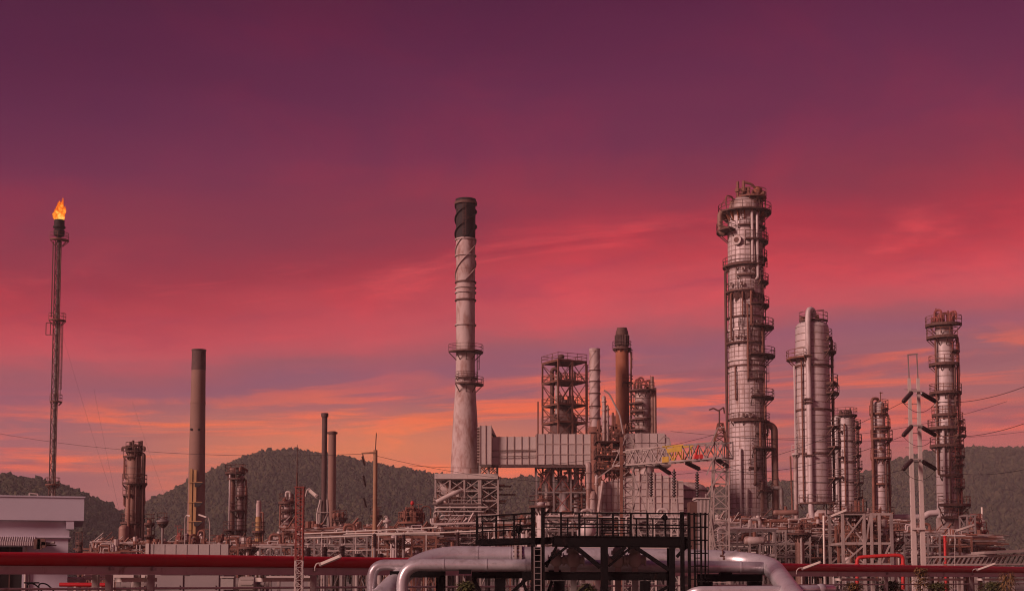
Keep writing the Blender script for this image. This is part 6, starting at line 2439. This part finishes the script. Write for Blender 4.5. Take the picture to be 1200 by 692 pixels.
pump('dark round motor left of the panelled enclosure', 153, 686, 62, 0.32, 'steel_dark')
pump('pale round motor just left of the grey enclosure pilaster', 165, 686, 60, 0.30, 'steel')
pump('round motor right of the small grey junction box', 291, 684, 63, 0.34, 'steel')
t = Th('motor_shelter', 'pale sheet-roofed shelter over the two round motors at left', 'shelter', 154, 64, 678)
m = MB()
m.add([(t.x(133), -0.6, t.z(673)), (t.x(174), -0.6, t.z(673)), (t.x(174), 1, t.z(671)), (t.x(133), 1, t.z(671)), (t.x(136), -0.62, t.z(679)), (t.x(174), -0.62, t.z(676))],
      [(0, 1, 2, 3), (4, 5, 1, 0)])
t.part('roof_sheet', m, M['steel_pale'])
for px in (136, 173):
    for yy in (-0.5, 0.9):
        t.bar('post', (t.x(px), yy, 0), (t.x(px), yy, t.z(673) - 0.02), 0.14, M['steel_pale'])
t = Th('open_shed', 'low grey shed with pale lintel behind the red mast foot', 'shed', 335, 66, 684)
m = MB()
m.box(t.x(312), t.x(364), 0, 0.3, t.z(679), t.z(674))
t.part('lintel', m, M['steel_pale'])
for px in (313, 326, 345, 362):
    m = MB()
    m.box(t.x(px - 1.5), t.x(px + 1.5), 0.02, 0.28, 0, t.z(679) - 0.003)
    t.part('post', m, M['steel'])
m = MB()
m.box(t.x(312), t.x(364), 1.6, 1.8, 0, t.z(676))
t.part('rear_wall', m, M['grey_box'])

# ---- big silver pipes
def silver(label, pts, d, r, bend, dy=None, n=22, rings=(), name='silver_pipe', mat='silver'):
    t = Th(name, label, 'pipe', pts[0][0], d, 665)
    P = [t.p(p_[0], p_[1], p_[2] if len(p_) > 2 else 0) for p_ in pts]
    m = MB()
    path = fillet(P, bend, 12)
    m.tube(path, r, n)
    t.part('pipe', m, M[mat])
    for px, py in rings:
        m = MB()
        c = t.p(px, py, 0)
        m.tube([c - Vector((0.035, 0, 0)), c + Vector((0.035, 0, 0))], r + 0.016, n)
        t.part('seam_band', m, M[mat])
    return t


S1 = silver('front silver pipe rising beside the black portal and running right under the walkway', [(471.5, 712), (471.5, 661), (700, 662), (893, 664.5), (905, 664.8, 2.5)], 57.6, 0.243, 0.95,
            rings=((520, 661.2), (570, 661.4), (615, 661.6), (830, 663.7), (868, 664.2)))
m = MB()
S2 = silver('second silver pipe with the left-most upright bend before the red pipe end', [(436, 712), (436, 661), (470, 661), (640, 662)], 59.0, 0.22, 0.85)
S3 = silver('thick rear silver pipe that dives down at both ends', [(444, 700, -2.5), (496, 649.5), (700, 652), (899, 655.6), (940, 712, -11)], 60.2, 0.40, 3.0, n=26,
            rings=((560, 650.2), (598, 650.8), (838, 655), (862, 655.5)))
for px in (604, 610):
    m = MB()
    c = S3.p(px, 651)
    m.tube([c - Vector((0.05, 0, 0)), c + Vector((0.05, 0, 0))], 0.50, 26)
    S3.part('flange', m, M['steel'])
for k in range(14):
    a = 2 * pi * k / 14
    c = S3.p(607, 651)
    m = MB()
    o_ = Vector((0, 0.44 * cos(a), 0.44 * sin(a)))
    m.tube([c + o_ - Vector((0.2, 0, 0)), c + o_ + Vector((0.2, 0, 0))], 0.03, 6)
    S3.part('bolt', m, M['rust_dark'])
for px in (847, 867):
    m = MB()
    c = S3.p(px, 652, -0.42)
    m.tube([c + Vector((0, 0.15, 0.28)), c + Vector((0, -0.02, 0.25)), c + Vector((0, -0.06, -0.1))], 0.035, 7)
    m.tube([c + Vector((-0.12, -0.06, 0.06)), c + Vector((0.16, -0.06, -0.02))], 0.05, 7)
    m.ball(c + Vector((0.05, -0.07, -0.08)), 0.09, 0.07, 0.09, 8, 6)
    S3.part('drain_valve', m, M['rust_dark'])
S4 = silver('lowest silver pipe along the bottom edge, right of the caged ladder', [(800, 704, 0.6), (812, 691.5), (940, 690.5), (962, 690, 0.4), (975, 690, 1.5)], 52.5, 0.17, 0.6)
m = MB()
c = S4.p(962, 690, 0.4)
m.ball(c, 0.26, 0.2, 0.22, 14, 8)
S4.part('end_cap', m, M['silver'])
for tt, px, py, rr in ((S1, 545, 661.3, 0.243), (S1, 650, 661.8, 0.243), (S1, 850, 664, 0.243)):
    m = MB()
    c = tt.p(px, py)
    m.box(c.x - 0.25, c.x + 0.25, -0.18, 0.18, c.z - rr - 0.12, c.z - rr + 0.04)
    tt.part('saddle', m, M['black'])

# ---- black portal supports under the silver pipes
def portal(label, px0, px1, y0, y1, d, posts, pw):
    t = Th('pipe_support', label, 'pipe support', (px0 + px1) / 2, d, 680)
    m = MB()
    m.ibeam((t.x(px0), 0, (t.z(y0) + t.z(y1)) / 2), (t.x(px1), 0, (t.z(y0) + t.z(y1)) / 2), 0.3, t.z(y0) - t.z(y1))
    t.part('beam', m, M['black'])
    m = MB()
    m.box(t.x(px0), t.x(px1), -0.13, 0.13, t.z(y1) + 0.02, t.z(y0) - 0.02)
    t.part('web_plate', m, M['black'])
    for px, w_ in posts:
        m = MB()
        m.box(t.x(px) - t.m(w_) / 2, t.x(px) + t.m(w_) / 2, -0.14, 0.14, 0, t.z(y1) - 0.003)
        t.part('post', m, M['black'])
    return t


portal('black portal frame under the bends of the silver pipes at left', 457, 522, 668.5, 676, 58.5, ((461.5, 5.5), (516.5, 11)), 8)
portal('black braced support under the silver pipes right of the left portal', 553, 627, 668.8, 677, 58.2, ((586, 12),), 10)
t = portal('black portal frame under the silver pipes right of the caged ladder', 817, 893, 672, 680.5, 58.4, ((826, 17), (884, 16)), 14)
t = Th('support_brace', 'pair of black diagonal struts under the walkway support', 'brace', 585, 58.3, 685)
t.bar('strut', t.p(555, 677), t.p(566, 700), 0.14, M['black'])
t.bar('strut', t.p(617, 678), t.p(597, 696), 0.14, M['black'])

# ---- valves behind the walkway
for px, py, d, r, lab in ((672, 655, 56.75, 0.30, 'leftmost big grey flanged valve behind the black walkway'), (724, 656, 56.75, 0.28, 'middle big grey flanged valve behind the black walkway'),
                        (744, 655, 56.75, 0.30, 'rightmost big grey flanged valve behind the black walkway'), (652, 656, 56.8, 0.24, 'small grey flanged valve beside the tall black post')):
    t = Th('gate_valve', lab, 'valve', px, d, 655)
    z = t.z(py)
    m = MB()
    m.ball((0, 0, z), r, r, r * 1.15, 16, 10)
    t.part('body', m, M['steel_pale'])
    for zz, rr in ((z + r * 1.0, r * 0.95), (z + r * 1.25, r * 0.95)):
        m = MB()
        m.lathe([(rr, zz - 0.05), (rr, zz + 0.05)], 20)
        t.part('flange', m, M['steel'])
    m = MB()
    m.lathe([(r * 0.7, z + r * 1.35), (r * 0.7, z + r * 1.7), (r * 0.35, z + r * 2.0)], 18)
    t.part('bonnet', m, M['steel_pale'])
    for sx_ in (-1, 1):
        m = MB()
        m.tube([(sx_ * r * 0.8, 0, z), (sx_ * r * 1.3, 0, z)], r * 0.62, 16)
        m.tube([(sx_ * r * 1.3, 0, z), (sx_ * r * 1.45, 0, z)], r * 0.9, 18)
        t.part('end_flange', m, M['steel_pale'])
    m = MB()
    m.box(-r * 0.4, r * 0.4, -r * 0.4, r * 0.4, 0, z - r * 1.05)
    t.part('plinth', m, M['concrete'])
    m = MB()
    m.tube([(0, 0, z + r * 1.9), (0, 0, z + r * 2.7)], 0.04, 8)
    w_ = arc((0, 0, z + r * 2.6), (1, 0, 0), (0, 1, 0), r * 0.6, 0, 2 * pi, 14)
    m.tube(w_, 0.03, 6)
    t.part('handwheel', m, M['rust_dark'])
for k, (x0, x1, py, mm) in enumerate(((640, 790, 641, 'steel_pale'), (636, 792, 645, 'alum_dirty'), (700, 800, 649, 'steel_pale'))):
    t = Th('service_pipe', ('upper', 'middle', 'lower')[k] + ' thin pale pipe behind the black walkway deck', 'pipe', (x0 + x1) / 2, 62.5 + k * 0.6, 645)
    m = MB()
    m.tube(fillet([t.p(x0, py + 14), t.p(x0, py), t.p(x1, py + 1), t.p(x1, py + 16)], 0.3), 0.05 + 0.02 * k, 8)
    t.part('pipe', m, M[mm])
    for px in (x0 + 30, x1 - 40):
        t.bar('support', (t.x(px), 0, 0), (t.x(px), 0, t.z(py + 1) - 0.07), 0.07, M['steel_dark'])
t = Th('pressure_drum', 'cream round-ended drum peeping over the black walkway deck', 'vessel', 689, 96, 620)
z = t.z(621.5)
m = MB()
r = t.m(9.2)
m.tube([(0, -r * 0.72, z), (0, -r * 0.62, z), (0, -r * 0.36, z), (0, 0, z), (0, 5, z), (0, 5.3, z)], [r * 0.25, r * 0.55, r * 0.85, r, r, r * 0.6], 24)
t.part('shell', m, M['alum_light'])
for yy in (0.8, 4.2):
    m = MB()
    m.box(-r * 0.7, r * 0.7, yy - 0.15, yy + 0.15, 0, z - r * 0.7)
    t.part('saddle', m, M['steel_dark'])

# ---- black steel walkway
t = Th('steel_walkway', 'black steel walkway on posts with railings, braces and caged ladder in front', 'walkway', 715, 54, 640)
BK = M['black']
yb = 2.2
zD0, zD1 = t.z(638.5), t.z(627)
for yy in (0, yb):
    m = MB()
    m.ibeam((t.x(649), yy, (zD0 + zD1) / 2), (t.x(808), yy, (zD0 + zD1) / 2 - t.m(1.2)), 0.2, zD1 - zD0)
    t.part('deck_beam', m, BK)
    m = MB()
    m.beam((t.x(649), yy, (zD0 + zD1) / 2), (t.x(808), yy, (zD0 + zD1) / 2 - t.m(1.2)), 0.12, zD1 - zD0 - 0.08)
    t.part('web_plate', m, BK)
m = MB()
m.box(t.x(640), t.x(808), 0.12, yb - 0.12, zD1 - 0.10, zD1 - 0.05)
t.part('deck_plate', m, BK)
for px in (668, 706, 745, 787):
    t.bar('cross_beam', (t.x(px), 0.1, zD0 + 0.12), (t.x(px), yb - 0.1, zD0 + 0.12), 0.12, BK)
# lower deck to the left
m = MB()
m.beam((t.x(557), 0.1, t.z(634.5)), (t.x(648), 0.1, t.z(632)), 0.16, t.m(6.5))
t.part('deck_beam', m, BK)
m = MB()
m.beam((t.x(562), yb, t.z(634.5)), (t.x(648), yb, t.z(632)), 0.16, t.m(6.5))
t.part('deck_beam', m, BK)
m = MB()
m.add([(t.x(558), 0.2, t.z(633)), (t.x(648), 0.2, t.z(630.5)), (t.x(648), yb - 0.1, t.z(630.5)), (t.x(558), yb - 0.1, t.z(633)),
       (t.x(558), 0.2, t.z(634)), (t.x(648), 0.2, t.z(631.5)), (t.x(648), yb - 0.1, t.z(631.5)), (t.x(558), yb - 0.1, t.z(634))],
      [(0, 1, 2, 3), (7, 6, 5, 4), (0, 4, 5, 1), (1, 5, 6, 2), (2, 6, 7, 3), (3, 7, 4, 0)])
t.part('deck_plate', m, BK)
# tall posts
for px, y0, w_, yy in ((624.8, 594.5, 5.0, -0.06), (636.2, 594.5, 4.2, -0.06), (799.3, 599.5, 4.6, -0.06), (807.4, 600, 3.2, -0.06), (630, 640, 13, yb * 0.5), (708, 639, 8.5, 0.0), (787.5, 639, 6.5, 0.0), (712, 640, 7, yb), (792, 640, 6, yb), (655.5, 680, 13, 0.4), (757, 680, 12, 0.4)):
    m = MB()
    w2 = t.m(w_) / 2
    m.box(t.x(px) - w2, t.x(px) + w2, yy - 0.085, yy + 0.085, 0, t.z(y0))
    t.part('post', m, BK)
# rails: front and back
def rails(xa, xb, ya, yb_, yy, rows, posts, w_=0.05):
    for ra, rb in rows:
        m = MB()
        m.beam((t.x(xa), yy, t.z(ra)), (t.x(xb), yy, t.z(rb)), w_)
        t.part('rail', m, BK)
    for px, pw in posts:
        f = (px - xa) / (xb - xa)
        m = MB()
        m.box(t.x(px) - t.m(pw) / 2, t.x(px) + t.m(pw) / 2, yy - 0.04, yy + 0.04, t.z(ya + (yb_ - ya) * f), t.z(rows[0][0] + (rows[0][1] - rows[0][0]) * f))
        t.part('rail_post', m, BK)


rails(636, 808, 627, 628, 0.0, ((600, 601.3), (613, 615)), ((657.5, 2.2), (679, 2.6), (700, 1.6), (718.5, 2.4), (739.5, 2.4), (759, 2.6), (780, 2.0)), 0.055)
rails(640, 806, 627, 628, yb, ((603, 604.5), (614.5, 616)), ((668, 1.5), (689, 1.5), (710, 1.5), (730, 1.5), (752, 1.5), (772, 1.5)), 0.05)
rails(558, 624, 632, 630, 0.1, ((605, 600.5), (618, 615)), ((559, 3.0), (581.5, 2.4), (602.5, 2.4)), 0.055)
rails(562, 624, 633, 631, yb, ((608, 604), (620, 617)), ((564, 2.0), (590, 1.6), (610, 1.6)), 0.05)
# knee braces in V pairs
for a, b, w_ in (((667, 638), (636, 662), 0.10), ((673, 639), (703.5, 664), 0.17), ((717, 654), (733, 640), 0.15), ((742, 639), (784, 667), 0.15), ((739, 641), (713, 663), 0.09), ((793, 652), (805, 639), 0.12), ((640, 664), (652, 640), 0.1)):
    t.bar('brace', t.p(*a, 0.0), t.p(*b, 0.0), w_, BK)
for px in (670, 740, 805):
    m = MB()
    m.prism([(t.x(px - 6), zD0), (t.x(px + 6), zD0), (t.x(px + 4), t.z(642)), (t.x(px - 4), t.z(642))], -0.06, 0.06)
    t.part('gusset', m, BK)
# lower beam
m = MB()
m.ibeam((t.x(612), 0.45, t.z(674)), (t.x(783), 0.45, t.z(674.5)), 0.22, t.m(10))
t.part('lower_beam', m, BK)
m = MB()
m.beam((t.x(612), 0.45, t.z(674)), (t.x(783), 0.45, t.z(674.5)), 0.14, t.m(8))
t.part('web_plate', m, BK)
for a, b in (((612, 679), (620, 700)), ((640, 700), (647, 680)), ((690, 684), (675, 696)), ((760, 700), (784, 686))):
    t.bar('brace', t.p(*a, 0.3), t.p(*b, 0.3), 0.12, BK)
# round lamp and valves on the deck
m = MB()
c = t.p(779, 606, 0.3)
m.ball(c, 0.12, 0.1, 0.12, 12, 8)
m.beam(c, c - Vector((0, 0, 0.6)), 0.04)
t.part('round_lamp', m, BK)
m = MB()
c = t.p(608, 620, 1.0)
m.ball(c, 0.13, 0.1, 0.16, 10, 7)
m.tube(arc(c + Vector((0, -0.1, 0.05)), (1, 0, 0), (0, 0, 1), 0.16, 0, 2 * pi, 12), 0.02, 6)
m.beam(c, c - Vector((0, 0, 0.45)), 0.05)
t.part('deck_valve', m, BK)
for k, py in enumerate((609, 616.5, 621, 624)):
    m = MB()
    m.tube([t.p(704, py, 1.2), t.p(738, py, 1.2), t.p(738, 627, 1.2)], 0.025, 6)
    t.part('hose_rail', m, BK)
for px in (719, 734):
    m = MB()
    m.tube(fillet([t.p(px, 627, 1.6), t.p(px, 605, 1.6), t.p(px + 7, 605, 1.6), t.p(px + 7, 625, 1.6)], 0.1), 0.035, 7)
    t.part('pipe_hoop', m, M['steel_pale'])
# caged ladder at the right end
for px in (813.5, 821.0):
    t.bar('ladder_rail', t.p(px, 600, -0.2), (t.x(px), -0.2, 0), 0.07, BK)
for k in range(12):
    py = 604 + 8.2 * k
    t.bar('rung', t.p(813.5, py, -0.2), t.p(821.0, py, -0.2), 0.035, BK)
for k in range(6):
    py = 602 + 15.2 * k
    m = MB()
    c = t.p(821, py, -0.2)
    pts = arc(c + Vector((-0.10, 0, 0)), (0.36, 0, 0), (0, 0.5, 0), 1.0, -pi / 2, pi / 2, 8)
    pts = [t.p(808, py, -0.7)] + pts + [t.p(808, py, 0.3)]
    for a, b in zip(pts, pts[1:]):
        m.beam(a, b, 0.035)
    t.part('cage_hoop', m, BK)
for px, yy in ((826, -0.55), (830, -0.2), (827, 0.15), (817, -0.68)):
    t.bar('cage_bar', t.p(px, 600, yy), t.p(px, 682, yy), 0.03, BK)
for px, yy in ((626, -0.16), (634, -0.16)):
    t.bar('ladder_rail', t.p(px, 640, yy), (t.x(px), yy, 0), 0.04, M['steel_dark'])
for k in range(8):
    t.bar('rung', t.p(626, 643 + 7 * k, -0.16), t.p(634, 643 + 7 * k, -0.16), 0.025, M['steel_dark'])


# ---- plants along the bridge
def plant(label, px, d, ptop, spread, n, seed, mat, name='shrub', cat='shrub', leafw=0.05, leafl=0.4, droop=0.4):
    t = Th(name, label, cat, px, d, 690)
    rnd = random.Random(seed)
    h = t.z(ptop)
    m = MB()
    for k in range(5):
        a = rnd.uniform(0, 6.28)
        m.tube([(0.05 * cos(a), 0.05 * sin(a), 0), (spread * 0.4 * cos(a), spread * 0.4 * sin(a), h * rnd.uniform(0.6, 0.9))], [0.03, 0.012], 5)
    t.part('stem', m, M['bark'])
    m = MB()
    for k in range(n):
        a = rnd.uniform(0, 6.28)
        f = rnd.random() ** 0.6
        rr = spread * rnd.uniform(0.1, 1.0) * (1 - 0.4 * f)
        p = Vector((rr * 0.7 * cos(a), rr * 0.7 * sin(a), h * (0.25 + 0.72 * f)))
        dv = Vector((cos(a + rnd.uniform(-0.6, 0.6)), sin(a + rnd.uniform(-0.6, 0.6)), rnd.uniform(-droop, 0.6))).normalized()
        L = leafl * rnd.uniform(0.5, 1.1)
        sd = dv.cross(Vector((0, 0, 1))).normalized() * leafw * rnd.uniform(0.6, 1.2)
        q1, q2 = p + dv * L * 0.5, p + dv * L - Vector((0, 0, L * droop * 0.5))
        m.add([p - sd * 0.3, p + sd * 0.3, q1 + sd, q2, q1 - sd], [(0, 1, 2, 4), (4, 2, 3)])
    t.part('foliage', m, M[mat], kind='stuff')


plant('brownish leafy plant climbing the pipe bridge right of the twin poles', 1080, 92, 664, 0.9, 700, 1, 'leaf_brown', leafl=0.35)
plant('spiky dry plant growing through the pipe bridge near the right edge', 1181, 95, 669, 0.9, 260, 2, 'leaf_brown', leafl=0.5, leafw=0.04, droop=0.8)
plant('green shrub under the pipe bridge left of the twin concrete poles', 1043, 98, 680, 1.6, 1200, 3, 'leaf')
plant('green shrub under the black braced support', 548, 64, 681, 0.9, 900, 4, 'leaf')
plant('green shrub seen under the middle of the black walkway', 688, 66, 684, 0.6, 500, 5, 'leaf')
plant('dark green shrub at the bottom edge between the right bridge posts', 1100, 100, 682, 1.8, 900, 6, 'leaf')
plant('low shrub at the bottom right corner', 1165, 104, 681, 2.2, 1200, 7, 'leaf')
plant('low shrub right of the lowest silver pipe', 1000, 92, 682, 1.2, 700, 8, 'leaf_brown')
